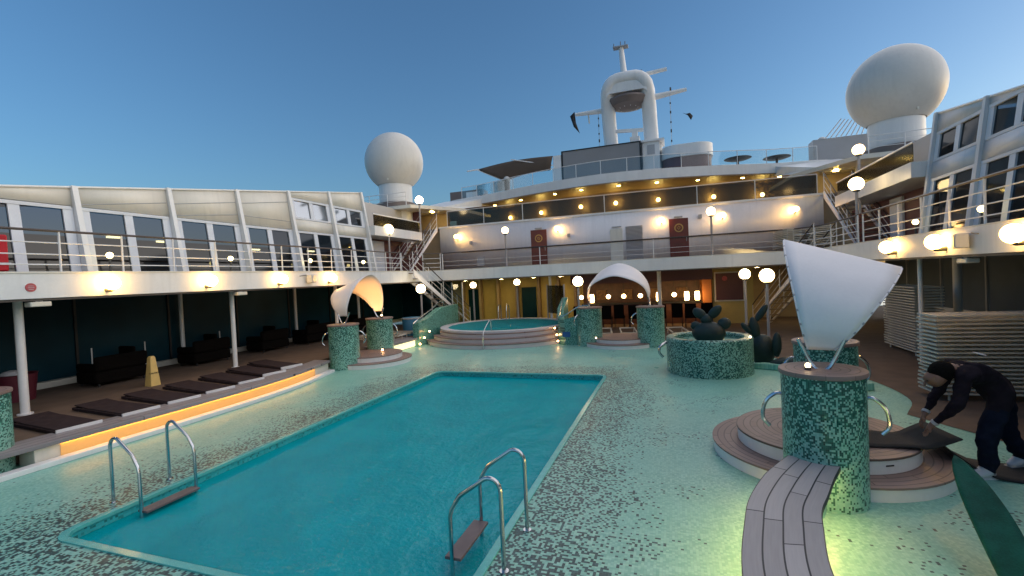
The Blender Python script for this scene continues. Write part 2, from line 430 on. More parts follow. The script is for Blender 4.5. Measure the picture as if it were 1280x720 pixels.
# bench edge thing: planked nosing, riser, curb, LED strip
be = thing('deck_edge_bench', 'long curved grey planked deck edge with an orange lit recess below and white curb', 'bench', (-10, 7, 0))
nos = [(x+.02, y) for (x, y) in mini] + [(x-.62, y) for (x, y) in reversed(mini)]
MB().prism(nos, .30, .375).build('plank_top', 'edge_planks', be, bevel=.01)
ris = [(x-.08, y) for (x, y) in mini if y > 4.2] + [(x-.5, y) for (x, y) in reversed(mini) if y > 4.2]
MB().prism(ris, .0, .30).build('riser', 'cream_paint', be)
curb = [(x-.02-.10, y-.0) for (x, y) in mini] + [(x-.30, y) for (x, y) in reversed(mini)]
curb = [(x-.0, y) for (x, y) in [(x+.17, y) for (x, y) in mini] + [(x-.04, y) for (x, y) in reversed(mini)]]
MB().prism(curb, .0, .085).build('curb', 'white_paint', be, bevel=.01)
lo = [p for p in mini if 4.6 < p[1] < 11.2]
MB().prism([(x-.038, y) for (x, y) in lo] + [(x-.060, y) for (x, y) in reversed(lo)], .296, .2995).build('under_lip_strip', 'led_amber', be)
MB().prism([(x-.064, y) for (x, y) in lo] + [(x-.077, y) for (x, y) in reversed(lo)], .07, .299).build('light_strip', 'led_orange', be)
# second lit edge running to the whirlpool
be2 = thing('deck_edge_bench', 'short yellow lit deck edge between the tiled columns and the whirlpool wall', 'bench', (-10.6, 16, 0))
MB().prism([(-10.25, 14.6), (-10.25, 17.3), (-11.1, 17.3), (-11.1, 14.6)], .30, .375).build('plank_top', 'edge_planks', be2)
MB().prism([(-10.4, 14.6), (-10.4, 17.3), (-11, 17.3), (-11, 14.6)], 0, .3).build('riser', 'cream_paint', be2)
MB().bb((-10.36, 14.7, .03), (-10.398, 17.2, .298)).build('light_strip', 'led_lime', be2)

# brown deck beyond the green tiles on the right: scalloped edge
rb = cr([(12, -6, 0), (6.5, 2, 0), (5.6, 5.2, 0), (4.9, 7.2, 0), (4.45, 8.5, 0), (4.0, 9.35, 0), (3.75, 9.8, 0)], 5) + cr([(3.78, 9.85, 0), (4.2, 10.8, 0), (4.22, 12.0, 0), (3.9, 13.2, 0), (3.1, 14.7, 0), (2.3, 15.6, 0), (1.2, 16.3, 0), (.6, 18.6, 0), (-3.8, 19.3, 0)], 5)
tag(MB().prism([(p.x, p.y) for p in rb] + [(-3.8, 19.6), (-10.55, 24.5), (-10.6, 33.5), (12, 33.5)], .006, .006).build('promenade_deck', 'carpet'), kind='structure')
cb = thing('planter_curb', 'low pale tiled curb curving behind the cactus planter', 'curb', (2.6, 13.8, 0))
cp = cr([(1.9, 13.6, 0), (2.6, 13.35, 0), (3.2, 13.1, 0), (3.55, 12.2, 0), (3.6, 11.4, 0)], 6)
MB().prism([(p.x, p.y) for p in cp] + [(p.x+.28, p.y+.12) for p in reversed(cp)], .001, .16).build('curb_stone', 'mint_plain', cb, bevel=.02)

# ------------------------------------------------------------------ tiled columns and sail canopies
def column(x, y, label, h=1.45, r=.48, rot=0, handles=(0, PI)):
    t = thing('tiled_column', label, 'column', (x, y, 0), 'green mosaic columns')
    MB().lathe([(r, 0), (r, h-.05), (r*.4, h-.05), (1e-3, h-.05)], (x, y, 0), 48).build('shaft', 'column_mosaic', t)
    MB().lathe([(1e-3, h-.05), (r+.02, h-.05), (r+.025, h-.03), (r+.02, h), (r-.05, h), (1e-3, h)], (x, y, 0), 48).build('cap', 'ring_planks', t)
    for a in handles:
        a += rot; d = Vector((math.cos(a), math.sin(a), 0)); c = Vector((x, y, 0))
        pts = cr([c+d*(r-.02)+Vector((0, 0, 1.18)), c+d*(r+.07)+Vector((0, 0, 1.17)), c+d*(r+.17)+Vector((0, 0, 1.06)), c+d*(r+.2)+Vector((0, 0, .88)), c+d*(r+.13)+Vector((0, 0, .78))], 5)
        MB().tube(pts, .022, 8).build('grab_handle', 'steel', t)
    return t
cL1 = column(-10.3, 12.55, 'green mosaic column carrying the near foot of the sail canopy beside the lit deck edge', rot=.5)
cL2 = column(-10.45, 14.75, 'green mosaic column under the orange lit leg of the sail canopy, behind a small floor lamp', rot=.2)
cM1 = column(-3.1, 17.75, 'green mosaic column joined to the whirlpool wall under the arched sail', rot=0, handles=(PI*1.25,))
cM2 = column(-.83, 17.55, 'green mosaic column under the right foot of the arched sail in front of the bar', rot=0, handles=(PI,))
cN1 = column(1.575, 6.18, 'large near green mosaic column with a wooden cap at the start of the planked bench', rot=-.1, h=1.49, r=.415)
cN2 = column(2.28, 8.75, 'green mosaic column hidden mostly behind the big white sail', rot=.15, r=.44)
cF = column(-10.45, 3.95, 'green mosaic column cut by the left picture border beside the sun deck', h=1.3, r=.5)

def sail(A, B, hi, label, z0=1.70, sc_=1.0):
    """saddle shaped shell from foot A to foot B; hi = side (unit vector) of the high edge"""
    A = Vector((*A, 0)); B = Vector((*B, 0)); ax = (B-A); L = ax.length; ax.normalize(); h = Vector((*hi, 0)).normalized()
    t = thing('sail_canopy', label, 'canopy', tuple((A+B)/2), 'white sail canopies between the columns')
    P = lambda s, n, z: A + ax*(s*L) + h*n*sc_ + Vector((0, 0, z))
    H = cr([P(.02, .13, z0), P(.0, .19, 2.0), P(.06, .27, 2.42), P(.22, .36, 2.82), P(.5, .42, 3.06), P(.78, .36, 2.82), P(.94, .27, 2.42), P(1.0, .19, 2.0), P(.98, .13, z0)], 5)
    Lo = cr([P(.02, -.13, z0), P(.02, -.32, 1.90), P(.07, -.52, 2.17), P(.22, -.72, 2.42), P(.5, -.86, 2.60), P(.78, -.72, 2.42), P(.93, -.52, 2.17), P(.98, -.32, 1.90), P(.98, -.13, z0)], 5)
    rows = []
    N = len(H)
    for i in range(N):
        u = i/(N-1); s_ = []
        nor = (A + ax*L*.5 + Vector((0, 0, 1.8)) - (H[i]+Lo[i])/2); nor.normalize()
        for k in range(9):
            q = k/8; p = H[i].lerp(Lo[i], q); s_.append(p - nor*(.04*math.sin(PI*q)*math.sin(2*PI*u)**2*(.3+abs(math.cos(PI*u))) - .0))
        rows.append(s_)
    sh = MB().grid(rows); sh.build('shell', 'sail', t, smooth=80, solid=.018)
    MB().tube(H, .012, 6).build('edge_trim', 'sail', t)
    MB().tube(Lo, .012, 6).build('edge_trim', 'sail', t)
    b = MB()
    for ed in (H, Lo):
        for i in range(3, len(ed)-2, 2):
            p = ed[i]; q = (ed[i+1]-ed[i]).normalized(); b.tube([p-q*.014, p+q*.014], .0145, 6)
    if 'large' in label: b.build('stitching', 'post_grey', t)
    for C, s0 in ((A, 1), (B, -1)):
        top = 1.45
        MB().lathe([(1e-3, top), (.13, top), (.13, top+.02), (.06, top+.035), (1e-3, top+.035)], (C.x, C.y, 0), 20).build('base_plate', 'steel', t)
        b = MB()
        for n in (-.15, .15):
            b.tube(cr([C+Vector((0, 0, top+.02))+h*n*.25, C+ax*s0*.02+h*n*.7+Vector((0, 0, top+.10)), C+ax*s0*.04+h*n*1.5+Vector((0, 0, z0+.12))], 4), .022, 8)
        b.build('bracket', 'steel', t)
    return t
sail((-10.3, 12.55), (-10.45, 14.75), (1, .05), 'small sail canopy on two columns by the sun deck, its inside glowing orange')
sail((-3.1, 17.75), (-.83, 17.55), (.05, 1), 'white arched sail canopy spanning the two columns in front of the bar')
sail((1.575, 6.18), (2.28, 8.75), (-.96, .26), 'large plain white sail canopy standing on the near mosaic column')

ul_ = thing('canopy_uplight', 'small lamp on the column cap lighting the inside of the small sail orange', 'lamp', (-10.2, 14.55, 1.45))
MB().tube([(-10.2, 14.55, 1.45), (-10.2, 14.55, 1.53)], [.05, .06], 12).build('housing', 'lamp_metal', ul_)
MB().sphere((-10.2, 14.55, 1.55), .035, 12).build('bulb', 'spot_lamp', ul_)
def spot(loc, aim, e, ang, col, nm):
    l = bpy.data.lights.new(nm, 'SPOT'); l.energy = e; l.spot_size = math.radians(ang); l.spot_blend = .8; l.color = col; l.shadow_soft_size = .05
    o = bpy.data.objects.new(nm, l); COL.objects.link(o); o.location = loc
    o.rotation_euler = (Vector(loc)-Vector(aim)).to_track_quat('Z', 'Y').to_euler(); return o
spot((-10.22, 13.95, 1.65), (-10.75, 14.6, 2.4), 32, 130, (1, .45, .12), 'canopy_uplight_beam')
spot((-2.75, 17.6, 1.60), (-3.1, 17.4, 2.3), 14, 120, (1, .5, .2), 'arch_uplight_beam')
# round stepped platforms under the canopies
def platform(x, y, r1, r2, h1, h2, label, mat='white_paint'):
    t = thing('round_platform', label, 'platform', (x, y, 0), 'round stepped platforms')
    def disc(r, z0, z1, nm):
        d = MB().lathe([(r, z0), (r, z1-.03), (r-.015, z1-.02)], (x, y, 0), 64).build(nm, mat, t)
        MB().lathe([(r-.01, z1-.03), (r+.015, z1-.025), (r+.015, z1), (1e-3, z1)], (x, y, 0), 64).build('wood_tread', 'ring_planks', t)
        return d
    disc(r1, 0, h1, 'lower_step'); disc(r2, h1-.01, h2, 'upper_step'); return t
platform(1.90, 7.55, 1.41, 1.07, .17, .36, 'large round platform with wooden treads and white risers round the near column')
platform(-9.95, 13.55, 1.32, 1.0, .16, .33, 'round two-step platform under the small orange lit sail')
platform(-1.95, 17.9, 1.35, 1.0, .15, .30, 'round two-step platform with dark top below the arched sail')
# slots on risers
sl = MB()
for a in (-1.15,): sl.box((1.90+1.075*math.cos(a), 7.55+1.075*math.sin(a), .27), (.10, .006, .016), rz=a+PI/2)
tag(sl.build('riser_light_slot', 'black', at=(1.95, 7.55, .27)), 'narrow dark slot in the white riser of the near platform', 'slot')

# curved planked bench at the near column
bn = thing('curved_bench', 'curved bench of grey planks with black seams running from the near column, lit from below', 'bench', (1, 4, 0))
le = cr([(1.17, 6.0, 0), (.98, 5.68, 0), (.80, 5.33, 0), (.60, 4.8, 0), (.50, 4.35, 0), (.39, 3.65, 0), (.38, 2.9, 0), (.48, 2.0, 0)], 6)
re_ = cr([(1.63, 5.80, 0), (1.46, 5.42, 0), (1.30, 5.02, 0), (1.17, 4.70, 0), (1.09, 4.35, 0), (.99, 3.80, 0), (.96, 3.1, 0), (1.02, 2.2, 0)], 6)
me = bpy.data.meshes.new('plank_top'); vs = []; fs = []; uvs = []; s = 0; NB = 6
for i, (a, b) in enumerate(zip(le, re_)):
    if i: s += ((a+b)/2-(le[i-1]+re_[i-1])/2).length
    for k in range(NB+1):
        p = a.lerp(b, k/NB); vs.append((p.x-1, p.y-4, .47)); uvs.append((k/NB*.592, s))
for i in range(len(le)-1):
    for k in range(NB): q = i*(NB+1)+k; fs.append((q, q+1, q+NB+2, q+NB+1))
me.from_pydata(vs, [], fs); ul = me.uv_layers.new(name='UVMap')
for l in me.loops: ul.data[l.index].uv = uvs[l.vertex_index]
me.materials.append(M['bench_planks'])
o = bpy.data.objects.new('plank_top', me); COL.objects.link(o); o.parent = bn; ORI[o.name] = ORI[bn.name]
d = o.modifiers.new('thick', 'SOLIDIFY'); d.thickness = .05; d.offset = 1 if False else -1
pl = [(a.lerp(b, .25)) for a, b in zip(le, re_)]; pr = [(a.lerp(b, .75)) for a, b in zip(le, re_)]
MB().prism([(p.x, p.y) for p in pl]+[(p.x, p.y) for p in reversed(pr)], .0, .415).build('plinth', 'mint_plain', bn)
for q0, q1 in ((.14, .20), (.80, .86)):
    A_ = [a.lerp(b, q0) for a, b in zip(le[2:], re_[2:])]; B_ = [a.lerp(b, q1) for a, b in zip(le[2:], re_[2:])]
    MB().prism([(p.x, p.y) for p in A_]+[(p.x, p.y) for p in reversed(B_)], .385, .405).build('light_strip', 'led_yellow', bn)

# dark mats laid over the near platform and across the tiles
def mat_(pts, z, label, bumps=.02, th=.03):
    c = Vector((sum(p[0] for p in pts)/len(pts), sum(p[1] for p in pts)/len(pts), 0))
    b = MB().prism(pts, z, z+th).build('dark_mat', 'mat_black', at=tuple(c), bevel=.008)
    return tag(b, label, 'mat', 'black mats being laid by the worker')
# ------------------------------------------------------------------ green leaf blade leaning in front
lf = thing('leaf_sculpture', 'tall dark green leaf blade standing at the lower right in front of the platform', 'leaf sculpture', (2.45, 4.55, 0))
rows = []; base = Vector((2.45, 4.45, -.0)); tip = Vector((2.58, 5.75, .72)); N = 22
spine = cr([base, (2.50, 4.85, .30), (2.55, 5.35, .55), tip], 7); N = len(spine)
wd = Vector((1, -.18, .12)).normalized()
for i, p in enumerate(spine):
    u = i/(N-1); w = .155*(math.sin(PI*min(1, (u*.92+.08)))**.6)*(1-.25*u)+.003
    rows.append([p + wd*w*k + Vector((0, 0, 1))*(-.12*w*(1-abs(k))) for k in (-1, -.66, -.33, 0, .33, .66, 1)])
MB().grid(rows).build('blade', 'leafgreen', lf, smooth=60, solid=.03)
MB().tube([r[3]+Vector((0, 0, .012)) for r in rows], [.006*(1-i/N)+.002 for i in range(N)], 6).build('midrib', 'leafgreen', lf)

# ------------------------------------------------------------------ whirlpool
WX, WY = -7.35, 19.95
wh = thing('whirlpool', 'round raised whirlpool with curved pale steps and turquoise water', 'whirlpool', (WX, WY, 0))
def arc_step(r0, r1, z0, z1, nm, mat_top):
    # only the front part of the circle
    a0, a1 = PI+.62, 2*PI-.40
    b = MB().lathe([(r1, z0), (r1, z1-.04)], (WX, WY, 0), 48, a0, a1); b.build(nm, 'step_stone', wh)
    MB().lathe([(r1-.02, z1-.045), (r1+.02, z1-.04), (r1+.02, z1), (r0-.05, z1)], (WX, WY, 0), 48, a0, a1).build('step_nosing', mat_top, wh)
arc_step(3.26, 3.56, 0, .19, 'step', 'ring_planks')
arc_step(2.99, 3.27, .18, .37, 'step', 'ring_planks')
arc_step(2.72, 3.00, .36, .54, 'step', 'ring_planks')
MB().lathe([(2.95, 0), (2.95, .62), (2.62, .62), (2.60, .60), (2.58, .2)], (WX, WY, 0), 72).build('rim', 'step_stone', wh)
MB().lathe([(2.58, .2), (1e-3, .2)], (WX, WY, 0), 72).build('tub_floor', 'basin_floor', wh)
tag(MB().lathe([(2.585, .585), (1e-3, .585)], (WX, WY, 0), 72).build('whirlpool_water', 'spa_water', at=(WX, WY, .585)), kind='structure')
# chrome middle handrail and back grab rail
hr = thing('whirlpool_handrail', 'thin steel handrail down the middle of the whirlpool steps', 'handrail', (WX+.35, WY-3, 0))
MB().tube(cr([(WX+.4, WY-3.62, .0), (WX+.4, WY-3.6, .55), (WX+.4, WY-3.45, .75), (WX+.4, WY-2.9, 1.05), (WX+.4, WY-2.75, 1.0), (WX+.4, WY-2.72, .6)], 4), .018, 6).build('rail', 'steel', hr)
h2 = thing('grab_rail', 'pale looped grab rails at the back of the whirlpool rim', 'handrail', (WX-.9, WY+2.4, .6))
for dx in (-.22, .22):
    MB().tube(cr([(WX-.9+dx, WY+2.5, .6), (WX-.9+dx, WY+2.5, 1.15), (WX-.9+dx, WY+2.4, 1.35), (WX-.9+dx, WY+2.15, 1.3), (WX-.9+dx, WY+2.05, .6)], 4), .022, 6).build('rail', 'steel', h2)
def para(pts, th, label, name='parapet'):
    """pts: (x,y,ztop) path"""
    t = thing(name, label, 'low wall', (pts[0][0], pts[0][1], 0)); b = MB()
    P = [Vector((p[0], p[1], 0)) for p in pts]
    L = []; R = []
    for i, p in enumerate(P):
        d = (P[min(i+1, len(P)-1)]-P[max(i-1, 0)]).normalized(); n = Vector((-d.y, d.x, 0))*th/2
        L.append(p+n); R.append(p-n)
    k = len(P); vs = []
    for i in range(k): z = pts[i][2]; vs += [L[i], R[i], R[i]+Vector((0, 0, z)), L[i]+Vector((0, 0, z))]
    fs = [(0, 1, 2, 3), tuple(4*(k-1)+j for j in (3, 2, 1, 0))]
    for i in range(k-1):
        a = 4*i; c = 4*(i+1)
        for j in range(4): fs.append((a+j, c+j, c+(j+1) % 4, a+(j+1) % 4))
    b.add(vs, fs); b.build('tiled_wall', 'wall_mosaic', t); return t
p1 = para([(-10.30, 17.05, 1.0), (-10.42, 18.2, 1.12), (-10.55, 19.6, 1.45), (-10.6, 21.5, 1.5)], .28, 'left mosaic parapet of the whirlpool with a curved handrail')
MB().tube(cr([(-10.2, 16.7, 1.0), (-10.2, 17.2, 1.18), (-10.35, 18.4, 1.42), (-10.5, 19.6, 1.72), (-10.55, 20.1, 1.72), (-10.55, 20.2, 1.4)], 5), .022, 6).build('handrail', 'steel', p1)
p2 = para([(-3.55, 17.75, 1.12), (-4.0, 17.72, 1.0), (-4.25, 17.95, 1.0), (-4.55, 19.2, 1.3), (-4.7, 20.8, 1.7)], .26, 'right mosaic parapet of the whirlpool stepping up to the glass screen')
MB().tube(cr([(-3.0, 17.2, 1.55), (-3.4, 17.3, 1.5), (-3.9, 17.5, 1.22), (-4.2, 17.6, 1.12), (-4.4, 18.6, 1.35), (-4.6, 20.0, 1.75)], 5), .022, 6).build('handrail', 'steel', p2)
MB().box((-3.98, 17.573, .42), (.3, .012, .2)).build('notice_plate', 'sign_blue', p2)
lt = MB().box((-4.06, 17.562, .45), (.18, .004, .02)).box((-4.0, 17.562, .40), (.22, .004, .02)).box((-4.03, 17.562, .36), (.15, .004, .015))
# small step lights
n = 0
for (x, y, z, lab) in ((-10.1, 17.0, .12, 'lowest of the three tiny lamps beside the left end of the whirlpool steps'), (-10.08, 17.35, .34, 'middle one of the three tiny lamps beside the left end of the whirlpool steps'), (-10.05, 17.75, .56, 'top one of the three tiny lamps beside the left end of the whirlpool steps'),
                      (-4.33, 17.6, .16, 'lowest of the three tiny lamps beside the right end of the whirlpool steps'), (-4.45, 17.95, .36, 'middle one of the three tiny lamps beside the right end of the whirlpool steps'), (-4.62, 18.35, .58, 'top one of the three tiny lamps beside the right end of the whirlpool steps'),
                      (-2.75, 17.02, .36, 'small bright spot lamp on the dark platform below the arched sail'), (-9.75, 13.85, .39, 'small bright spot lamp on the platform by the small sail'),
                      (1.42, 6.10, 1.54, 'small bright lamp at the foot of the big white sail'), (1.75, 12.75, .96, 'small lamp on the rim of the cactus planter')):
    t = thing('step_lamp', lab, 'lamp', (x, y, z-.03))
    MB().sphere((x, y, z), .030, 12).build('bulb', 'step_light' if 'whirlpool' in lab or 'platform by' in lab else 'spot_lamp', t)
    MB().lathe([(.034, -.05), (.034, -.02), (1e-3, -.02)], (x, y, z), 12).build('holder', 'lamp_metal', t)

# ------------------------------------------------------------------ planter and cactus sculptures
PLX, PLY = .82, 13.25
plt = thing('round_planter', 'large round mosaic planter with dark cactus sculpture on top', 'planter', (PLX, PLY, 0))
MB().lathe([(1.06, 0), (1.06, .90), (1.03, .93), (.88, .93), (.85, .90), (.85, .78)], (PLX, PLY, 0), 64).build('tiled_drum', 'planter_mosaic', plt)
MB().lathe([(.86, .80), (1e-3, .80)], (PLX, PLY, 0), 48).build('soil', 'wall_mosaic', plt)
MB().tube(cr([(PLX-1.05, PLY-.3, .8), (PLX-1.2, PLY-.4, .72), (PLX-1.24, PLY-.42, .55), (PLX-1.15, PLY-.38, .42)], 5), .035, 8).build('grab_handle', 'steel', plt)
def pad(b, base, tip, w, th, yaw=0):
    base = Vector(base); tip = Vector(tip); d = tip-base; L = d.length; z = d.normalized()
    x = Vector((math.cos(yaw), math.sin(yaw), 0)); x = (x - z*x.dot(z)).normalized(); y = z.cross(x)
    R = Matrix((x, y, z)).transposed()
    b.ell((base+tip)/2, w/2, th/2, L/2*1.06, 16, R)
ca = thing('cactus_sculpture', 'dark green sculpted cactus with round pads growing from the big planter', 'cactus', (.82, 13.2, .8), 'cactus sculptures')
b = MB(); pad(b, (.82, 13.2, .72), (.85, 13.2, 1.38), .95, .5); b.build('main_body', 'cactus', ca)
for (a, c, w, th, yw) in (((.80, 13.2, 1.3), (.76, 13.2, 1.62), .34, .2, 0), ((.76, 13.2, 1.50), (.44, 13.2, 1.78), .30, .14, 0), ((.86, 13.2, 1.50), (1.18, 13.2, 1.86), .30, .16, .2),
                        ((1.10, 13.2, 1.22), (1.42, 13.2, 1.42), .36, .18, 0), ((.62, 13.2, 1.2), (.35, 13.2, 1.32), .28, .16, 0)):
    b = MB(); pad(b, a, c, w, th, yw); b.build('pad', 'cactus', ca)
cb_ = thing('cactus_sculpture', 'dark sculpted cactus with upright rabbit ear pads behind the planter', 'cactus', (2.3, 14.3, 0), 'cactus sculptures')
b = MB(); pad(b, (2.25, 14.3, -.05), (2.25, 14.3, .95), .75, .5); b.build('main_body', 'cactus', cb_)
for (a, c, w, th) in (((2.1, 14.3, .8), (1.98, 14.3, 1.52), .30, .16), ((1.95, 14.3, 1.0), (1.66, 14.3, 1.34), .20, .12), ((2.08, 14.3, 1.4), (2.42, 14.3, 1.92), .22, .12), ((2.6, 14.0, .3), (2.62, 14.0, 1.05), .28, .16)):
    b = MB(); pad(b, a, c, w, th); b.build('pad', 'cactus', cb_)
cc = thing('cactus_sculpture', 'low dark cactus lying behind the pale curb beside the planter', 'cactus', (2.9, 13.6, 0), 'cactus sculptures')
b = MB(); pad(b, (2.2, 13.7, .05), (3.4, 13.5, .22), .55, .5, PI/2); b.build('main_body', 'cactus', cc)
b = MB(); pad(b, (2.9, 13.7, .2), (3.3, 13.6, .42), .3, .3); b.build('pad', 'cactus', cc)

ca.scale = (.88, .88, .86); cb_.scale = (.85, .85, .85); cc.scale = (.9, .9, .9)
# ------------------------------------------------------------------ upper deck (balcony) U-shape
XL, XR, YB = -12.0, 5.3, 21.2
dk = thing('upper_deck', 'white edged upper deck running round three sides above the pool', 'deck', (XC, 21, 2.7))
outer = [(-20, -6), (XL, -6), (XL, YB-.8), (XL+.12, YB-.35), (XL+.4, YB-.08), (XL+.8, YB), (XR-.8, YB), (XR-.4, YB-.08), (XR-.12, YB-.35), (XR, YB-.8), (XR, -6), (13.3, -6), (13.3, 36), (-20, 36)]
MB().prism(outer, 2.74, 3.24).build('deck_slab', 'white_paint', dk)
MB().prism([(x + (.02 if x == XL else 0), y) for x, y in outer], 3.242, 3.275).build('deck_lip', 'cream_paint', dk)
inn = [(-19.9, -5.9), (XL-.08, -5.9), (XL-.08, YB+.08), (XR+.08, YB+.08), (XR+.08, -5.9), (13.2, -5.9), (13.2, 35.9), (-19.9, 35.9)]
MB().prism(inn, 2.69, 2.738).build('soffit', 'soffit_grey', dk)
MB().prism([(-19.9, -5.9), (XL-.25, -5.9), (XL-.25, YB+.25), (XR+.25, YB+.25), (XR+.25, -5.9), (13.2, -5.9), (13.2, 35.8), (-19.9, 35.8)], 3.277, 3.281).build('floor_covering', 'carpet', dk)

def globe_fitting(x, y, z, dx, dy, label, r=.155, mat='globe_wall', base=.2):
    """wall globe: dx,dy = unit vector out of the wall"""
    t = thing('wall_globe_lamp', label, 'lamp', (x, y, z), 'globe lamps on the deck edge')
    c = (x+dx*(base), y+dy*base, z+.03)
    MB().sphere(c, r, 20).build('globe', mat, t)
    MB().tube([(x, y, z-.12), (x+dx*base*.8, y+dy*base*.8, z-.13), (c[0], c[1], z-.10)], [.05, .04, .055], 10).build('bracket', 'lamp_metal', t)
    return t
for i, y in enumerate((2.2, 4.5, 6.85, 9.2, 11.65, 13.95)):
    if y < 6: continue
    nth = ['left-most', 'second', 'third', 'fourth'][i-2]
    globe_fitting(XL, y, 2.98, 1, 0, {0: 'glowing globe lamp on the left white deck edge, next to the round red sign', 1: 'glowing globe lamp, second after the round red sign on the left deck edge', 2: 'glowing globe lamp, third after the round red sign on the left deck edge', 3: 'glowing globe lamp on the left deck edge nearest the small sail'}[i-2])
for i, y in enumerate((14.15, 11.9, 9.55)):
    globe_fitting(XR, y, 3.0, -1, 0, ('glowing globe lamp on the right deck edge nearest the stairs', 'glowing globe lamp on the right deck edge beside the boxed speaker', 'glowing globe lamp on the right deck edge cut by the picture border')[i])
t = thing('round_sign', 'round faded red sign on the left deck edge', 'sign', (XL, 5.55, 2.95))
MB().tube([(XL-.01, 5.55, 2.96), (XL+.015, 5.55, 2.96)], .085, 24).build('disc', 'sign_red', t)
b = MB()
for k in range(3): b.box((XL+.018, 5.55, 2.92+.035*k), (.004, .10-.02*abs(k-1), .010))
b.build('lettering', 'badge', t)
def floodbox(x, y, z, s, lab):
    t = thing('soffit_fitting', lab, 'light fitting', (x, y, z), 'white box fittings under the upper deck')
    MB().box((x, y, z-.08), (.22, .34, .10)).build('housing', 'cream_paint', t, bevel=.02)
    MB().box((x, y, z-.02), (.08, .12, .06)).build('bracket', 'grey_paint', t)
floodbox(-12.15, 5.72, 2.70, 1, 'white box fitting under the left deck edge by the first pole')
floodbox(-12.15, 10.35, 2.70, 1, 'white box fitting under the left deck edge by the second pole')
floodbox(5.5, 11.6, 2.70, 1, 'white box fitting under the right deck edge')
def speaker(x, y, s, lab):
    t = thing('speaker_box', lab, 'speaker', (x, y, 3.0), 'speakers on the deck edge')
    MB().box((x+.14*s, y, 3.0), (.2, .3, .28), rz=.3*s).build('cabinet', 'cream_paint', t, bevel=.02)
    MB().box((x+.245*s, y+.03, 3.0), (.01, .24, .22), rz=.3*s).build('grille', 'grey_paint', t)
    MB().tube([(x, y-.05, 3.14), (x+.12*s, y-.5*1, 3.10)], .012, 6).build('bracket', 'lamp_metal', t)
speaker(XL, 12.95, 1, 'small speaker on the left deck edge between two globe lamps')
speaker(XR, 11.1, -1, 'boxed speaker with arm on the right deck edge')

# poles
def pole(x, y, z0, label, r=.065, z1=2.70):
    t = thing('support_pole', label, 'pole', (x, y, z0), 'white poles carrying the upper deck')
    MB().tube([(x, y, z0), (x, y, z1)], r, 14).build('shaft', 'rail_white', t)
    MB().tube([(x, y, z0), (x, y, z0+.03)], r*1.7, 14).build('base_plate', 'rail_white', t)
pole(-12.85, 5.72, .335, 'white pole at the far left beside the red tub', .075)
pole(-12.85, 10.65, .335, 'white pole between two dark wicker sofas')
pole(-12.85, 15.3, .335, 'white pole seen behind the small sail')
pole(-16.0, 11.3, .335, 'thin white pole behind the second wicker sofa')
pole(-16.0, 16.4, .335, 'thin white pole behind the third wicker sofa')
pole(-15.0, 19.5, .335, 'thin white pole at the dark glazing beyond the small sail')
pole(5.95, 14.6, .006, 'white pole under the right deck edge beside the stacked loungers', .05)
pole(7.9, 17.2, .006, 'square looking pale post behind the stacked loungers', .11)
pole(-5.75, 22.3, .006, 'white pole right of the whirlpool under the back deck')
pole(-.62, 22.6, .006, 'white pole in front of the bar right of the arched sail', .09)

# left glazed screen (lower level)
gz = thing('glazed_screen', 'dark blue glazing along the left side of the pool deck', 'glass wall', (-16.2, 8, .335))
MB().bb((-16.26, -4, .5), (-16.2, 25.5, 2.69)).build('glass', 'glass_teal', gz)
MB().bb((-16.2, 25.4, 0), (-12.7, 25.5, 2.69)).build('end_glass', 'glass_teal', gz)
MB().bb((-16.28, -4, .335), (-15.98, 25.4, .5)).build('kerb', 'cream_paint', gz)
b = MB()
for k in range(10):
    y = -2+2.6*k; MB().bb((-16.2, y-.03, .5), (-16.15, y+.03, 2.69)).build('mullion', 'black', gz)
# right windbreak
gz = thing('glazed_screen', 'glazing coloured grey for the reflected sky, behind the loungers on the right side', 'glass wall', (9.2, 14, 0))
MB().bb((9.3, 2, .9), (9.36, 26, 2.69)).build('glass', 'stack_glass', gz)
MB().bb((9.26, 2, 0), (9.5, 26, .9)).build('wall', 'wall_white', gz)
for k in range(9): MB().bb((9.24, 3+2.6*k-.04, .9), (9.3, 3+2.6*k+.04, 2.69)).build('mullion', 'grey_paint', gz)

# ------------------------------------------------------------------ railings
def railing(pts, label, h=.85, mids=(.15, .36, .60), tall=None, spacing=1.2, z=3.275, dark=True, name='deck_railing', pm='rail_white', glassmat=None, rr=.013):
    P = [Vector((*p, 0)) if len(p) == 2 else Vector(p) for p in pts]
    if len(pts[0]) == 2: P = [p+Vector((0, 0, z)) for p in P]
    t = thing(name, label, 'railing', tuple(P[0]))
    MB().tube([p+Vector((0, 0, h)) for p in P], .028 if dark else .02, 6).build('handrail', 'dark_rail' if dark else pm, t)
    for m in mids: MB().tube([p+Vector((0, 0, m)) for p in P], rr, 5).build('rail', pm, t)
    for i in range(len(P)-1):
        d = P[i+1]-P[i]; k = max(1, round(d.length/spacing))
        for j in range(k if i < len(P)-2 else k+1):
            p = P[i]+d*(j/k)
            MB().tube([p, p+Vector((0, 0, h))], .022, 6).build('post', pm, t)
    if glassmat:
        for i in range(len(P)-1):
            a, c = P[i], P[i+1]
            MB().add([a+Vector((0, 0, .08)), c+Vector((0, 0, .08)), c+Vector((0, 0, h-.04)), a+Vector((0, 0, h-.04))], [(0, 1, 2, 3)]).build('glass_panel', glassmat, t, solid=.012)
    return t
railing([(XL-.12, 2.6), (XL-.12, 19.0)], 'white railing with dark handrail along the left upper deck', spacing=1.17)
railing([(XR+.12, 4.0), (XR+.12, 16.6)], 'white railing with dark handrail along the right upper deck', spacing=1.17)
railing([(XL+.9, YB+.1), (XR-.9, YB+.1)], 'long thin railing across the back upper deck in front of the doors', spacing=5.4, mids=(.2, .42), rr=.007)
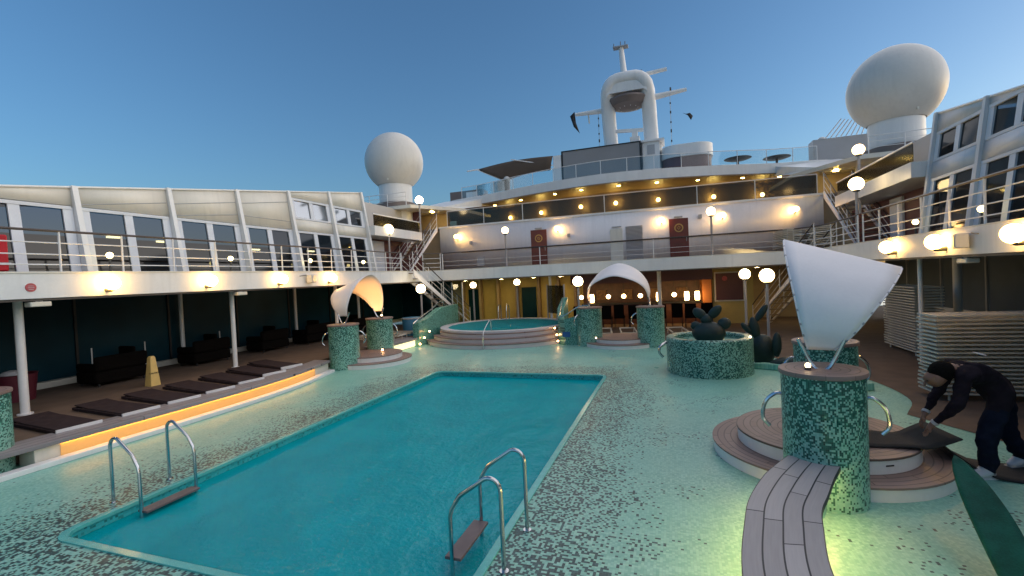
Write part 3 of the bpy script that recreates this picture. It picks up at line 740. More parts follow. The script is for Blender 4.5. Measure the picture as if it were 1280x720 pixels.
railing([(XR-.7, YB+.05), (XR-.1, YB-.5), (XR+.12, 19.6), (XR+.12, 17.0)], 'curved dark railing at the right inner corner of the upper deck')
railing([(XL+.8, YB+.05), (XL+.1, YB-.5)], 'short railing at the left inner corner of the upper deck')

# red banner and things on the upper left deck
t = thing('red_locker', 'bright red box with white stripe behind the left upper railing', 'locker', (-12.7, 4.6, 3.28))
MB().bb((-12.95, 2.8, 3.30), (-12.35, 5.42, 4.02)).build('body', 'red_cloth', t, bevel=.03)
MB().bb((-12.36, 2.78, 3.43), (-12.33, 5.44, 3.47)).build('stripe', 'badge', t)

# ------------------------------------------------------------------ side galleries (glazed houses on the upper deck)
def gallery(side, label):
    """side -1: left house (faces +X); +1: right house.  Symmetric about XC"""
    s = side
    X = lambda d: XC + s*d          # d: distance from the centre line
    D0 = 10.15; DT = 10.75          # facade distance at foot / roof
    y0, y1 = -4.2, (18.75 if s < 0 else 16.46)
    zr = lambda y: 5.42 + .147*(y-7.3) if y > 0 else 4.35
    t = thing('glazed_gallery', label, 'ship building', (X(D0), 8, 3.28), 'glazed galleries on both sides of the upper deck')
    ys = [-4.2+2.295*k for k in range(11 if s < 0 else 10)]
    fx = lambda z: X(D0 + (z-3.28)*.13)
    # parapet wall with horizontal board lines, from window head up to the raking roof
    for i in range(len(ys)-1):
        a, c = ys[i], ys[i+1]; za, zc = zr(a), zr(c); b = MB()
        wh_ = 4.92 if True else 0
        hd = 4.95
        upper = i >= len(ys)-3
        # wall panel
        if upper:
            segs = [(hd, 5.28), (None, None)]
            b.add([(fx(hd)-s*0, a, hd), (fx(hd), c, hd), (fx(5.38), c, 5.38), (fx(5.38), a, 5.38)], [(0, 1, 2, 3)])
            b.add([(fx(6.22), a, 6.22), (fx(6.22), c, 6.22), (fx(zc), c, zc), (fx(za), a, za)], [(0, 1, 2, 3)])
        else:
            b.add([(fx(hd), a, hd), (fx(hd), c, hd), (fx(zc), c, zc), (fx(za), a, za)], [(0, 1, 2, 3)])
        b.build('wall_panel', 'cream_paint' if s < 0 else 'gallery_shaded', t, solid=.06)
        # board seams
        sm = MB()
        for k, off in enumerate((.42, .78)):
            if zc-off > hd+.1:
                z_a, z_c = max(za-off, hd+.04), zc-off
                if k == 1: z_a = max(hd+.04, z_a-.0)
                if k == 1: z_a, z_c = hd+.30 if za-off > hd+.3 else z_a, hd+.30
                if upper: continue
                sm.tube([(fx(z_a)-s*.036, a+.1, z_a), (fx(z_c)-s*.036, c-.1, z_c)], .012, 4)
        if sm.v: sm.build('board_seam', 'grey_paint', t)
        def win(za_, zb_, nm):
            w = MB(); m = (a+c)/2
            w.bb((fx(zb_)-s*.05, a+.1, zb_-.05), (fx(zb_)+s*.02, c-.1, zb_+.03))
            w.bb((fx(za_)-s*.03, a+.1, za_-.02), (fx(za_)+s*.03, c-.1, za_+.05))
            for yy in (a+.17, m, c-.17):
                w.add([(fx(za_)-s*.03+0, yy-.10, za_), (fx(za_)-s*.03, yy+.10, za_), (fx(zb_)-s*.03, yy+.10, zb_), (fx(zb_)-s*.03, yy-.10, zb_),
                       (fx(za_)+s*.04, yy-.10, za_), (fx(za_)+s*.04, yy+.10, za_), (fx(zb_)+s*.04, yy+.10, zb_), (fx(zb_)+s*.04, yy-.10, zb_)],
                      [(0, 1, 2, 3), (4, 7, 6, 5), (0, 4, 5, 1), (3, 2, 6, 7), (0, 3, 7, 4), (1, 5, 6, 2)])
            f = w.build(nm, 'frame_grey', t)
            g_ = MB().add([(fx(za_)+s*.01, a+.15, za_+.03), (fx(za_)+s*.01, c-.15, za_+.03), (fx(zb_)+s*.01, c-.15, zb_-.03), (fx(zb_)+s*.01, a+.15, zb_-.03)], [(0, 1, 2, 3)])
            g_.build('pane', 'glass_dark', f)
        win(3.30, 4.90, 'window')
        if upper: win(5.42, 6.18, 'window')
    # leaning pillars
    for i in range(1, len(ys)):
        y = ys[i]; zt = zr(y)+.03
        b = MB(); h = .06
        a_ = X(D0-(.24 if s < 0 else .10)); c_ = X(D0+.05); at_ = fx(zt)-s*.11; ct_ = fx(zt)+s*.03
        b.add([(a_, y-h, 3.281), (a_, y+h, 3.281), (c_, y+h, 3.281), (c_, y-h, 3.281), (at_, y-h, zt), (at_, y+h, zt), (ct_, y+h, zt), (ct_, y-h, zt)],
              [(0, 3, 2, 1), (4, 5, 6, 7), (0, 1, 5, 4), (1, 2, 6, 5), (2, 3, 7, 6), (3, 0, 4, 7)])
        b.build('pillar', 'white_paint' if s < 0 else 'gallery_shaded', t)
    # roof
    r = MB()
    for i in range(len(ys)-1):
        a, c = ys[i], ys[i+1]
        r.add([(fx(zr(a))-s*.06, a, zr(a)), (fx(zr(c))-s*.06, c, zr(c)), (X(16.5), c, zr(c)+.1), (X(16.5), a, zr(a)+.1)], [(0, 1, 2, 3)])
    r.build('roof', 'white_paint', t, solid=.05)
    MB().bb((X(D0+.4), y1-.05, 3.29), (X(16.4), y1+.0, zr(y1)-.1)).build('end_wall', 'wall_white', t)
    # interior: back wall and dim lamps
    MB().bb((X(13.9), y0, 3.29), (X(14.0), y1-.1, 4.6)).build('inner_wall', 'maroon', t)
    b = MB()
    return t
gallery(-1, 'long white glazed gallery with raking roof above the left side of the pool')
gallery(1, 'white glazed gallery, painted darker for shade, with raking roof above the right side of the pool')
# ceiling lights within the left gallery
for i, (y, z) in enumerate(((8.6, 4.35), (9.9, 4.3), (13.2, 4.2), (16.0, 4.25))):
    t = thing('gallery_ceiling_lamp', 'small dim rectangular lamp inside the left gallery, %s from the front' % ORD[i], 'lamp', (-14.6, y, z))
    MB().box((-14.6, y, z), (.1, .34, .05)).build('diffuser', 'lantern', t)
for i, (x, y) in enumerate(((-13.15, 7.62), (-13.15, 10.95), (-13.15, 14.35), (-13.15, 17.6), (6.45, 13.05), (6.45, 16.0))):
    lab = ['low yellow lamp at the foot of the first leaning pillar of the left gallery', 'low yellow lamp before the third bay of the left gallery', 'low yellow lamp near the fourth leaning pillar of the left gallery',
           'low yellow lamp at the last pillar of the left gallery', 'low yellow lamp in front of the open doorway of the right gallery', 'low yellow lamp beside the railing of the right gallery near the stairs'][i]
    t = thing('low_deck_lamp', lab, 'lamp', (x, y, 3.28))
    MB().tube([(x, y, 3.281), (x, y, 3.66)], .025, 8).build('stem', 'lamp_metal', t)
    MB().sphere((x, y, 3.73), .075, 12).build('bulb', 'dim_bulb', t)

# ------------------------------------------------------------------ level 3 side wings
def wing(s, label):
    X = lambda d: XC+s*d
    t = thing('side_wing', label, 'ship deck', (X(10), 19, 3.28))
    ya = 18.8 if s < 0 else 16.55
    MB().bb((X(9.95), ya, 5.05), (X(16), 23.2, 5.5)).build('deck_slab', 'white_paint', t)
    MB().bb((X(11.2), ya+.1, 3.29), (X(11.3), 25.3, 5.04)).build('wall', 'maroon', t)
    MB().bb((X(11.12), 20.2, 3.29), (X(11.19), 21.2, 4.95)).build('door', 'frame_grey', t)
    MB().bb((X(10.02), ya+.05, 5.52), (X(10.04), 23.1, 6.05)).build('glass_panel', 'glass_smoke', t)
    MB().tube([(X(10.03), ya, 6.07), (X(10.03), 23.2, 6.07)], .03, 6).build('handrail', 'rail_white', t)
    MB().bb((X(12.3), 19, 5.5), (X(12.4), 25, 7.2)).build('inner_wall', 'grey_paint', t)
wing(-1, 'left side wing of the third deck with smoked glass parapet')
wing(1, 'right side wing of the third deck with smoked glass parapet')
def stairs(A, B, width, label, n=12, dirx=None, rail=True, name='staircase', mat='wall_white'):
    """straight stair from foot A to head B"""
    A = Vector(A); B = Vector(B); t = thing(name, label, 'stairs', tuple(A))
    d = B-A; hd = Vector((d.x, d.y, 0)).normalized(); sd = Vector((-hd.y, hd.x, 0))*width/2
    for q in (-1, 1):
        o_ = sd*q
        b = MB(); w = sd.normalized()*.03
        vs = []
        for p in (A, B):
            for dz in (-.24, .06):
                for m in (-1, 1): vs.append(p+o_+w*m+Vector((0, 0, dz if p is B or dz > 0 else 0)))
        b.add(vs, [(0, 1, 3, 2), (4, 6, 7, 5), (0, 2, 6, 4), (1, 5, 7, 3), (0, 4, 5, 1), (2, 3, 7, 6)])
        b.build('stringer', mat, t)
        if rail:
            MB().tube([A+o_+Vector((0, 0, .9)), B+o_+Vector((0, 0, .9))], .024, 6).build('handrail', 'dark_rail', t)
            for m in (.3, .6): MB().tube([A+o_+Vector((0, 0, m)), B+o_+Vector((0, 0, m))], .012, 5).build('rail', 'rail_white', t)
            for k in range(5):
                p = A.lerp(B, k/4)+o_; MB().tube([p, p+Vector((0, 0, .9))], .018, 6).build('baluster', 'rail_white', t)
    ang = math.atan2(hd.y, hd.x)
    for k in range(n):
        p = A.lerp(B, (k+.5)/n); MB().box((p.x, p.y, p.z), (.24, width-.07, .035), rz=ang).build('tread', 'soffit_brown' if name == 'staircase' else mat, t)
    return t
stairs((-13.95, 21.9, 3.28), (-13.95, 25.2, 5.95), 1.1, 'left staircase from the upper deck to the third deck beside the white wall')
stairs((7.25, 21.2, 3.28), (7.25, 25.0, 5.95), 1.1, 'right staircase from the upper deck to the third deck beside the white wall')
stairs((-10.9, 23.2, .335), (-12.0, 19.4, 3.28), .8, 'left steep staircase from the pool level to the upper deck corner', n=11)
stairs((3.9, 24.6, .006), (5.3, 19.8, 3.28), .8, 'right steep staircase from the pool level to the upper deck corner', n=11)

# ------------------------------------------------------------------ back house, white wall with doors (deck 2)
YW = 25.4
hs = thing('white_deckhouse', 'long white deckhouse wall with two maroon doors behind the back upper deck', 'ship building', (XC, YW, 3.28))
b = MB().add([(-13.3, YW, 3.28), (6.75, YW, 3.28), (6.75, YW, 5.93), (-13.3, YW, 5.93)], [(0, 1, 2, 3)])
b.build('wall', 'wall_white', hs, solid=.12)
MB().bb((-13.35, YW-.1, 5.88), (6.85, YW+.05, 5.99)).build('coping', 'white_paint', hs, bevel=.02)
MB().tube([(-11.9, YW-.1, 4.37), (5.2, YW-.1, 4.37)], .025, 6).build('wall_handrail', 'dark_rail', hs)
for x in (XC-3.72, XC+3.72):
    f = MB().bb((x-.46, YW-.095, 3.29), (x+.46, YW-.062, 5.34)).build('door', 'door_maroon', hs)
    MB().tube([(x, YW-.11, 4.86), (x, YW-.096, 4.86)], .22, 24).build('emblem', 'goldish', f)
    MB().tube([(x, YW-.118, 4.86), (x, YW-.111, 4.86)], .16, 24).build('emblem_disc', 'door_maroon', f)
    e = MB()
    for k in range(7):
        a = 2*PI*k/7; e.tube([(x+.03*math.cos(a), YW-.12, 4.86+.03*math.sin(a)), (x+.11*math.cos(a), YW-.12, 4.86+.11*math.sin(a))], .012, 4)
    e.build('emblem_rays', 'goldish', f)
    e = MB()
    for k in range(4): e.bb((x-.38, YW-.099, 3.5+.26*k), (x+.38, YW-.096, 3.52+.26*k))
    e.build('door_slats', 'bar_wood', f)
    MB().box((x, YW-.1, 5.42), (.4, .06, .07)).build('name_plate', 'grey_paint', f)
    MB().tube([(x+.36, YW-.13, 4.35), (x+.36, YW-.13, 4.15)], .014, 6).build('handle', 'steel', f)
lv = MB()
for k in range(26): lv.box((-1.85, YW-.075, 3.42+.068*k), (.86, .05, .045), rx=.5)
lv.build('louvre_vent', 'louvre_grey', hs)
MB().bb((-3.1, YW-.09, 3.32), (-2.45, YW-.062, 5.05)).build('cream_panel', 'cream_paint', hs)
MB().box((-2.75, YW-.10, 5.16), (.5, .05, .05)).build('panel_lamp_hood', 'grey_paint', hs)
MB().bb((-10.9, YW-.1, 3.5), (-10.45, YW-.07, 4.0)).build('hose_cabinet', 'grey_paint', hs)
for x in (-11.3, 1.35, -5.4): MB().box((x+.05, YW-.1, 4.9 if x < 0 else 5.35), (.16, .06, .2)).build('junction_box', 'grey_paint', hs)
for i, x in enumerate((-12.1, -5.95, -.45, 2.42, 5.57)):
    lab = ['lit wall lamp at the left end of the white deckhouse wall', 'lit wall lamp just right of the left maroon door', 'lit wall lamp just left of the right maroon door', 'lit wall lamp behind the tall globe post on the white wall', 'lit wall lamp at the right end of the white deckhouse wall above the loungers'][i]
    t = thing('wall_lamp', lab, 'lamp', (x, YW-.06, 5.3), 'lit lamps on the white deckhouse wall')
    MB().sphere((x, YW-.24, 5.32), .15, 16, .8).build('globe', 'sconce', t)
    MB().tube([(x, YW-.06, 5.16), (x, YW-.2, 5.16), (x, YW-.24, 5.2)], .035, 8).build('bracket', 'lamp_metal', t)

for s in (-1, 1):
    t = thing('corner_bulkhead', 'brown lit bulkhead behind the %s staircase' % ('left' if s < 0 else 'right'), 'wall', (XC+s*11.5, 26, 3.28))
    MB().bb((XC+s*10.0, 25.6, 3.29), (XC+s*16, 25.7, 5.79)).build('lower_panel', 'beige_wall', t)
    MB().bb((XC+s*10.4, 27.6, 5.93), (XC+s*16, 27.7, 7.14)).build('upper_panel', 'beige_wall', t)
    q = thing('bulkhead_lamp', 'lit ceiling lamp over the head of the %s staircase' % ('left' if s < 0 else 'right'), 'lamp', (XC+s*10.9, 26, 7.1))
    MB().lathe([(1e-3, 0), (.14, 0), (.13, -.05), (1e-3, -.06)], (XC+s*10.9, 26.3, 7.145), 16).build('lens', 'soffit_light', q)
# third deck floor, glass parapet, recess, soffit, top deck
t3 = thing('third_deck', 'dark recessed third deck with lit ceiling under the curved white band', 'ship deck', (XC, 30, 5.9))
MB().bb((-16.5, YW+.07, 5.80), (9.8, 36, 5.92)).build('floor_slab', 'soffit_brown', t3)
cpts = cr([(-17.5, 33.2, 0), (-15.2, 31.2, 0), (-12.6, 30.5, 0), (-9.4, 29.3, 0), (-6.4, 28.4, 0), (XC, 28.0, 0), (-.3, 28.4, 0), (2.7, 29.3, 0), (5.9, 30.6, 0), (8.5, 31.2, 0), (10.8, 33.2, 0)], 6)
cen = [(p.x, p.y) for p in cpts]
MB().prism(cen+[(11, 38), (-17.6, 38)], 8.0, 8.06).build('ceiling', 'soffit_brown', t3)
MB().prism(cen+[(11, 38), (-17.6, 38)], 8.062, 8.62).build('white_band', 'white_paint', t3)
ins = [(p[0]*.985+XC*.015, p[1]+2.9) for p in cen]
MB().prism(ins+[(11, 37.9), (-17.6, 37.9)], 5.93, 7.995).build('recessed_wall', 'soffit_brown', t3)
railing([(-12.9, YW+.25), (-8, YW+.05), (XC, YW-.0), (1.3, YW+.05), (6.6, YW+.25)], 'smoked glass parapet with pale handrail along the third deck', h=.98, mids=(), spacing=3.2, z=5.95, dark=False, glassmat='glass_smoke', name='glass_parapet')
railing([(p[0], p[1]+.25) for p in cen[8:-6:3]], 'glass parapet along the curved white band of the top deck', h=.85, mids=(), spacing=2.3, z=8.62, dark=False, glassmat='glass_clear', name='glass_parapet')
# lamps beneath the soffit
k = 0
sp = [(-11.9, 31.3), (-9.6, 30.3), (-7.0, 29.4), (-5.2, 28.95), (-2.9, 28.8), (-.7, 29.1), (1.6, 29.8), (4.1, 30.6), (6.2, 31.5), (7.9, 32.4)]
for i, (x, y) in enumerate(sp):
    t = thing('ceiling_spot', 'yellow ceiling light under the curved white band, %s from the left end' % ORD[i], 'lamp', (x, y, 8.0), 'yellow lights in the third deck ceiling')
    MB().lathe([(.13, -.002), (.13, -.035), (.10, -.04)], (x, y, 8.0), 16).build('trim_ring', 'white_paint', t)
    MB().lathe([(.10, -.04), (1e-3, -.045)], (x, y, 8.0), 16).build('lens', 'soffit_light', t)
for i, (x, y) in enumerate(((-11.3, 33.1), (-8.6, 32.0), (-5.6, 31.0), (-3.3, 30.8), (-.7, 31.1), (2.6, 32.1), (5.5, 33.2))):
    y -= .12
    t = thing('recess_wall_lamp', 'yellow wall lamp seen through the smoked glass parapet, %s from the left' % ORD[i], 'lamp', (x, y, 7.3), 'yellow wall lamps on the third deck')
    MB().sphere((x, y-.12, 7.2), .12, 12).build('bulb', 'soffit_light', t)
    MB().tube([(x, y+.15, 7.1), (x, y-.1, 7.08)], .03, 8).build('bracket', 'lamp_metal', t)

# ------------------------------------------------------------------ top deck structures
t = thing('outdoor_screen', 'large grey outdoor screen with thin black frame on the top deck', 'screen', (-4.2, 31, 8.62))
MB().bb((-6.72, 31.0, 8.9), (-1.72, 31.25, 11.0)).build('panel', 'screen', t)
fr = MB().bb((-6.82, 30.97, 11.0), (-1.62, 31.27, 11.07)).bb((-6.82, 30.97, 8.65), (-6.73, 31.27, 11.0)).bb((-1.71, 30.97, 8.65), (-1.62, 31.27, 11.0))
fr.build('frame', 'black', t)
MB().bb((-7.4, 31.0, 8.63), (-6.84, 31.6, 10.85)).build('side_housing', 'white_paint', t, bevel=.03)
hsb = thing('mast_house', 'white house block carrying the radar mast on the top deck', 'ship building', (-2.5, 33, 8.62))
MB().bb((-5.2, 31.9, 8.63), (-.35, 36, 11.0)).build('body', 'white_paint', hsb, bevel=.05)
MB().bb((-1.55, 31.3, 8.63), (-.5, 31.9, 11.0)).build('front_block', 'white_paint', hsb)
MB().bb((-1.65, 31.15, 11.0), (-.2, 33, 11.12)).build('roof_slab', 'white_paint', hsb)
MB().bb((-1.25, 31.27, 10.2), (-.8, 31.3, 10.8)).build('grille', 'grey_paint', hsb)
rp = thing('rounded_deckhouse', 'low rounded maroon deckhouse with a thick white roof on the top deck', 'ship building', (1, 32, 8.62))
def capsule(x0, x1, y0, y1, r, n=8):
    return rrect(x0, y0, x1, y1, r, n)
MB().prism(capsule(-.4, 2.55, 31.0, 35, .9), 8.63, 9.75).build('wall', 'maroon', rp)
MB().prism(capsule(-.45, 2.65, 30.85, 35.1, 1.0), 9.75, 10.5).build('roof', 'white_paint', rp, bevel=.08)
cn = thing('canvas_awning', 'dark brown triangular awning reaching out left of the outdoor screen', 'awning', (-10, 31, 8.62))
rows = []
A0, A1, B0, B1 = Vector((-13.1, 31.2, 10.65)), Vector((-10.9, 31.0, 9.55)), Vector((-7.4, 31.0, 10.85)), Vector((-7.6, 31.0, 9.9))
A2, B2 = Vector((-12.2, 33.8, 11.1)), Vector((-7.4, 33.8, 11.3))
for i in range(13):
    u = i/12; p = A0.lerp(B0, u)+Vector((0, 0, .16*math.sin(PI*u))); q = A1.lerp(B1, u)+Vector((0, 0, .12*math.sin(PI*u)))
    rows.append([p.lerp(q, k/6)+Vector((0, -.12*math.sin(PI*k/6), 0)) for k in range(7)])
MB().grid(rows).build('cloth', 'canvas', cn, solid=.02, smooth=60)
MB().tube([A0, A1], .05, 8).build('front_spar', 'white_paint', cn)
MB().tube([(-13.9, 31.2, 10.62), A0+Vector((.15, 0, 0))], .05, 8).build('tip', 'rail_white', cn)
MB().tube([(-10.4, 30.95, 10.98), B0+Vector((0, -.05, -.65))], .035, 6).build('cross_spar', 'white_paint', cn)
MB().tube([A1+Vector((.05, 0, .05)), (-10.8, 31.0, 8.62)], .05, 8).build('mast_pole', 'rail_white', cn)

# mast
mt = thing('radar_mast', 'white arched radar mast with yardarms rising behind the outdoor screen', 'mast', (-2.6, 33, 11))
YM = 33
path = [(-3.66, 10.9), (-3.74, 12.4), (-3.80, 13.9)]
for i in range(13):
    a_ = PI*i/12; path.append((-2.46-1.34*math.copysign(abs(math.cos(a_))**.62, math.cos(a_)), 14.2+1.5*math.sin(a_)**.62))
path += [(-1.10, 13.9), (-1.06, 12.4), (-1.0, 10.9)]
rows = []
for i, (x, z) in enumerate(path):
    q, p = path[min(i+1, len(path)-1)], path[max(i-1, 0)]; tx, tz = q[0]-p[0], q[1]-p[1]; l_ = math.hypot(tx, tz); nx, nz = -tz/l_, tx/l_
    dy_ = .42 + .75*max(0, min(1, (z-13.6)/1.5)); ring_ = []
    for k in range(17):
        a_ = 2*PI*k/16; cx_ = math.copysign(abs(math.cos(a_))**.7, math.cos(a_))*.47; sy_ = math.copysign(abs(math.sin(a_))**.6, math.sin(a_))*dy_
        ring_.append((x+nx*cx_, YM+sy_, z+nz*cx_))
    rows.append(ring_)
MB().grid(rows).build('arch', 'white_paint', mt, smooth=70)
pl_ = [(x*.985-2.46*.015, z-.05) for x, z in path[3:16]]
low = [(-1.15-.2*k, 14.75-.28*math.sin(PI*k/13)) for k in range(14)]
MB().extr([(x, max(z, 14.5)) for x, z in pl_] + [(x, 14.72-.0*z) for x, z in low if -3.7 < x < -1.2], 'y', YM-1.02, YM+1.0).build('hood_front', 'white_paint', mt)
MB().lathe([(1.35, 0), (1.38, -.12), (1.1, -.45), (.5, -.6), (1e-3, -.62)], (-2.45, YM-.05, 14.45), 28).build('housing', 'soffit_grey', mt)
b = MB()
for k in range(10):
    a = 2*PI*k/10; b.tube([(-2.45+1.30*math.cos(a), YM-.05+1.36*math.sin(a), 14.36), (-2.45+.6*math.cos(a), YM-.05+.6*math.sin(a), 13.88)], .035, 5)
b.build('housing_ribs', 'white_paint', mt)
MB().tube([(-2.63, YM, 16.0), (-2.78, YM, 18.1)], [.22, .16], 12).build('top_pole', 'white_paint', mt)
MB().box((-2.8, YM, 18.1), (1.0, .5, .07), ry=.03).build('top_platform', 'grey_paint', mt)
b = MB()
for dx in (-.45, 0, .3): b.tube([(-2.8+dx, YM, 18.1), (-2.8+dx, YM, 18.5-.15*abs(dx))], .03, 5)
b.build('aerials', 'lamp_metal', mt)
def yard(p, q, r0, r1, nm='yardarm'):
    b = MB().tube([p, q], [r0, r1], 8); return b.build(nm, 'white_paint', mt)
yard((-2.0, YM, 15.95), (.12, YM-.1, 16.05), .16, .13); yard((-1.0, YM, 14.35), (1.3, YM-.1, 14.5), .22, .12); yard((-3.9, YM, 14.0), (-6.1, YM, 14.05), .20, .12)
b = MB()
for x, z in ((-1.5, 16.05), (.3, 14.55), (-4.1, 14.1)): b.tube([(x, YM, z), (x, YM, z+.28)], .06, 6)
b.build('navigation_lights', 'black', mt)
b = MB().tube([(-5.2, YM, 14.0), (-5.15, YM, 13.3)], .05, 5); b.build('signal_horn', 'cream_paint', mt)
b = MB().box((-2.35, YM-1.5, 11.95), (1.75, .14, .2), ry=.08).box((-2.0, YM-1.5, 11.6), (.35, .35, .5)); b.build('rotating_radar', 'white_paint', mt)
MB().box((-2.0, YM-1.5, 11.2), (.6, .6, .5)).build('radar_pedestal', 'white_paint', mt)
fl = tag(MB().add([(-6.5, YM, 14.0), (-6.15, YM-.05, 14.25), (-6.1, YM+.05, 13.5), (-5.85, YM, 12.7), (-6.25, YM-.1, 13.2)], [(0, 1, 2, 4), (2, 3, 4)]).build('small_flag', 'black', at=(-6.1, YM, 14), solid=.01), 'small dark flag hanging at the tip of the left yardarm', 'flag')
for (x, z0, z1, lab) in ((-4.45, 11.0, 13.9, 'string of dark signal lamps beside the left mast leg'), (.25, 10.9, 14.3, 'string of dark signal lamps right of the mast')):
    t = thing('signal_halyard', lab, 'halyard', (x, YM-.4, z0))
    MB().tube([(x, YM-.4, z0), (x, YM-.4, z1)], .014, 4).build('line', 'grey_paint', t)
    b = MB()
    for k, hh_ in enumerate((.12, .2, .1, .16, .1)): b.tube([(x, YM-.4, z0+.25+k*(z1-z0)/5.5), (x, YM-.4, z0+.25+hh_+k*(z1-z0)/5.5)], .05, 6)
    b.build('signal_lamps', 'black', t)
t = thing('seagull', 'dark bird flying just right of the mast', 'bird', (1.25, 33, 13.0))
# radomes
def radome(s, label):
    x = XC+s*13.05; y = 25.6
    t = thing('radome', label, 'radome', (x, y, 6.0), 'satellite domes')
    R = 1.80; zc = 10.35; pr = []
    for i in range(29):
        a = PI*(i/28)*.80; pr.append((max(1e-3, R*math.sin(a)), R*1.02*math.cos(a)))
    MB().lathe(pr, (x, y, zc), 56).build('dome', 'radome', t, smooth=60)
    MB().lathe([(1.02, 8.9), (1.02, 7.75)], (x, y, 0), 40).build('neck', 'white_paint', t)
    MB().lathe([(1.06, 7.75), (1.22, 7.7), (1.22, 7.25), (1.05, 7.2)], (x, y, 0), 40).build('collar', 'soffit_grey', t)
    MB().lathe([(1.0, 7.2), (1.0, 5.5)], (x, y, 0), 40).build('pedestal', 'white_paint', t)
    b = MB()
    b.box((x+.3, y-1.27, 9.05), (.07, .05, .12)); b.build('warning_lamp', 'cream_paint', t)
radome(-1, 'white radar dome on a round pedestal above the left stairs')
radome(1, 'large white radar dome at the upper right above the right gallery')
for s, lab in ((-1, 'slanting white bulkhead linking the left dome deck to the top band'), (1, 'slanting white bulkhead linking the right dome deck to the top band')):
    t = thing('dome_deck', lab, 'ship deck', (XC+s*12, 26, 6))
    X = lambda d: XC+s*d
    MB().prism([(X(16), 24.2), (X(11.2), 24.2), (X(9.3), 27.5), (X(9.0), 31.5), (X(16), 31.5)], 7.15, 7.35).build('deck_slab', 'cream_paint', t)
    MB().add([(X(10.4), 26.2, 7.3), (X(9.0), 31.3, 8.6), (X(9.0), 31.3, 8.0), (X(10.2), 26.2, 7.1), (X(13), 26.2, 7.3), (X(12.5), 31.3, 8.6), (X(12.5), 31.3, 8.0), (X(13), 26.2, 7.1)],
             [(0, 1, 2, 3), (4, 7, 6, 5), (0, 4, 5, 1), (3, 2, 6, 7), (0, 3, 7, 4), (1, 5, 6, 2)]).build('slanting_fascia', 'white_paint', t)
    MB().bb((X(11.6), 25.9, 5.93), (X(16), 26.0, 7.15)).build('wall', 'maroon' if s < 0 else 'wall_white', t)
    railing([(X(11.6), 24.4, 7.35), (X(15.5), 24.4, 7.35)], '%s dome deck rail with thin pipes beside the radar dome' % ('left' if s < 0 else 'right'), h=.8, mids=(.3, .55), spacing=1.2, dark=False, name='pipe_railing')
# top deck clutter: funnels/vents, lounge tables
def umbrella_table(x, y, lab):
    t = thing('round_table', lab, 'table', (x, y, 8.62), 'dark round tables on the top deck')
    MB().lathe([(1e-3, .74), (.75, .74), (.78, .71), (.5, .62), (1e-3, .6)], (x, y, 8.62), 20).build('tabletop', 'black', t)
    MB().tube([(x, y, 8.62), (x, y, 9.25)], .07, 8).build('leg', 'black', t)
    MB().tube([(x, y, 8.62), (x, y, 8.7)], .35, 12).build('foot', 'black', t)
umbrella_table(4.0, 31.6, 'dark round table beside the rounded deckhouse on the top deck')
umbrella_table(6.3, 32.6, 'dark round table farther right on the top deck')
def cap_lamp(x, y, z, lab):
    t = thing('vent_post', lab, 'vent', (x, y, z))
    MB().tube([(x, y, z), (x, y, z+1.15)], .2, 12).build('post', 'post_grey', t)
    MB().sphere((x, y, z+1.3), .24, 14).build('head', 'radome', t)
cap_lamp(8.6, 32.2, 8.62, 'short grey post with a round head on the right of the top deck')
cap_lamp(-10.75, 30.9, 8.3, 'small round headed post below the brown awning')
t = thing('top_deck_cabin', 'small dark cabin block behind the left end of the top deck railing', 'cabin', (-15, 32.8, 8.62))
MB().bb((-16.0, 32.5, 8.0), (-13.3, 33.6, 9.5)).build('body', 'soffit_grey', t)
MB().bb((-14.6, 32.4, 8.7), (-13.5, 32.49, 9.35)).build('pale_panel', 'white_paint', t)
t = thing('top_deck_cabin', 'dark cabin block at the right end of the top deck by the dome', 'cabin', (9.5, 31, 8.6))
MB().bb((8.0, 31.6, 8.64), (10.8, 32.6, 9.9)).build('body', 'grey_paint', t)
b = MB()
for k in range(9): b.tube([(8.6+.25*k, 31.5, 9.9), (9.4+.17*k, 31.5, 10.9-.05*k)], .03, 4)
b.build('pipe_lattice', 'rail_white', t)

# ------------------------------------------------------------------ globe lamp posts
def lamppost(x, y, z0, z1, label, r=.2, pr=.045, two=False):
    t = thing('globe_lamp_post', label, 'lamp post', (x, y, z0), 'globe lamp posts')
    MB().tube([(x, y, z0), (x, y, z1-r*.8)], pr, 10).build('post', 'post_grey', t)
    MB().lathe([(pr, -.02), (pr*2.2, 0), (pr*2.4, .05), (pr, .06)], (x, y, z1-r-.03), 14).build('collar', 'lamp_metal', t)
    MB().sphere((x, y, z1), r, 22).build('globe', ('globe', 'globe_b', 'globe_c')[int(abs(x*7+y*3)) % 3], t)
    return t
lamppost(-13.35, 20.0, 3.28, 5.42, 'globe lamp post by the left stairs on the upper deck', .25)
lamppost(-13.25, 23.0, 5.5, 7.3, 'globe lamp post at the head of the left stairs', .22)
lamppost(-7.7, 21.5, 3.28, 5.05, 'globe lamp post in front of the white wall left of the first maroon door', .17)
lamppost(1.62, 21.5, 3.28, 5.13, 'globe lamp post in front of the white wall right of the second maroon door', .18)
lamppost(5.85, 18.4, 3.28, 5.28, 'lower of two globe lamp posts near the right stairs', .22)
lamppost(6.75, 20.9, 4.5, 6.9, 'upper of two globe lamp posts near the right stairs', .2)
lamppost(-11.1, 19.0, .335, 2.40, 'globe lamp post beside the left whirlpool parapet', .21)
lamppost(-9.95, 22.4, .335, 2.42, 'globe lamp post behind the whirlpool on the left', .16)
lamppost(-7.65, 22.8, .335, 2.47, 'globe lamp post behind the whirlpool near its back grab rails', .16)
lamppost(-3.6, 18.4, .0, 2.44, 'globe lamp post between whirlpool and arched sail', .2)
lamppost(2.5, 19.0, .0, 2.44, 'left globe of the pair above the cactus behind the planter', .19)
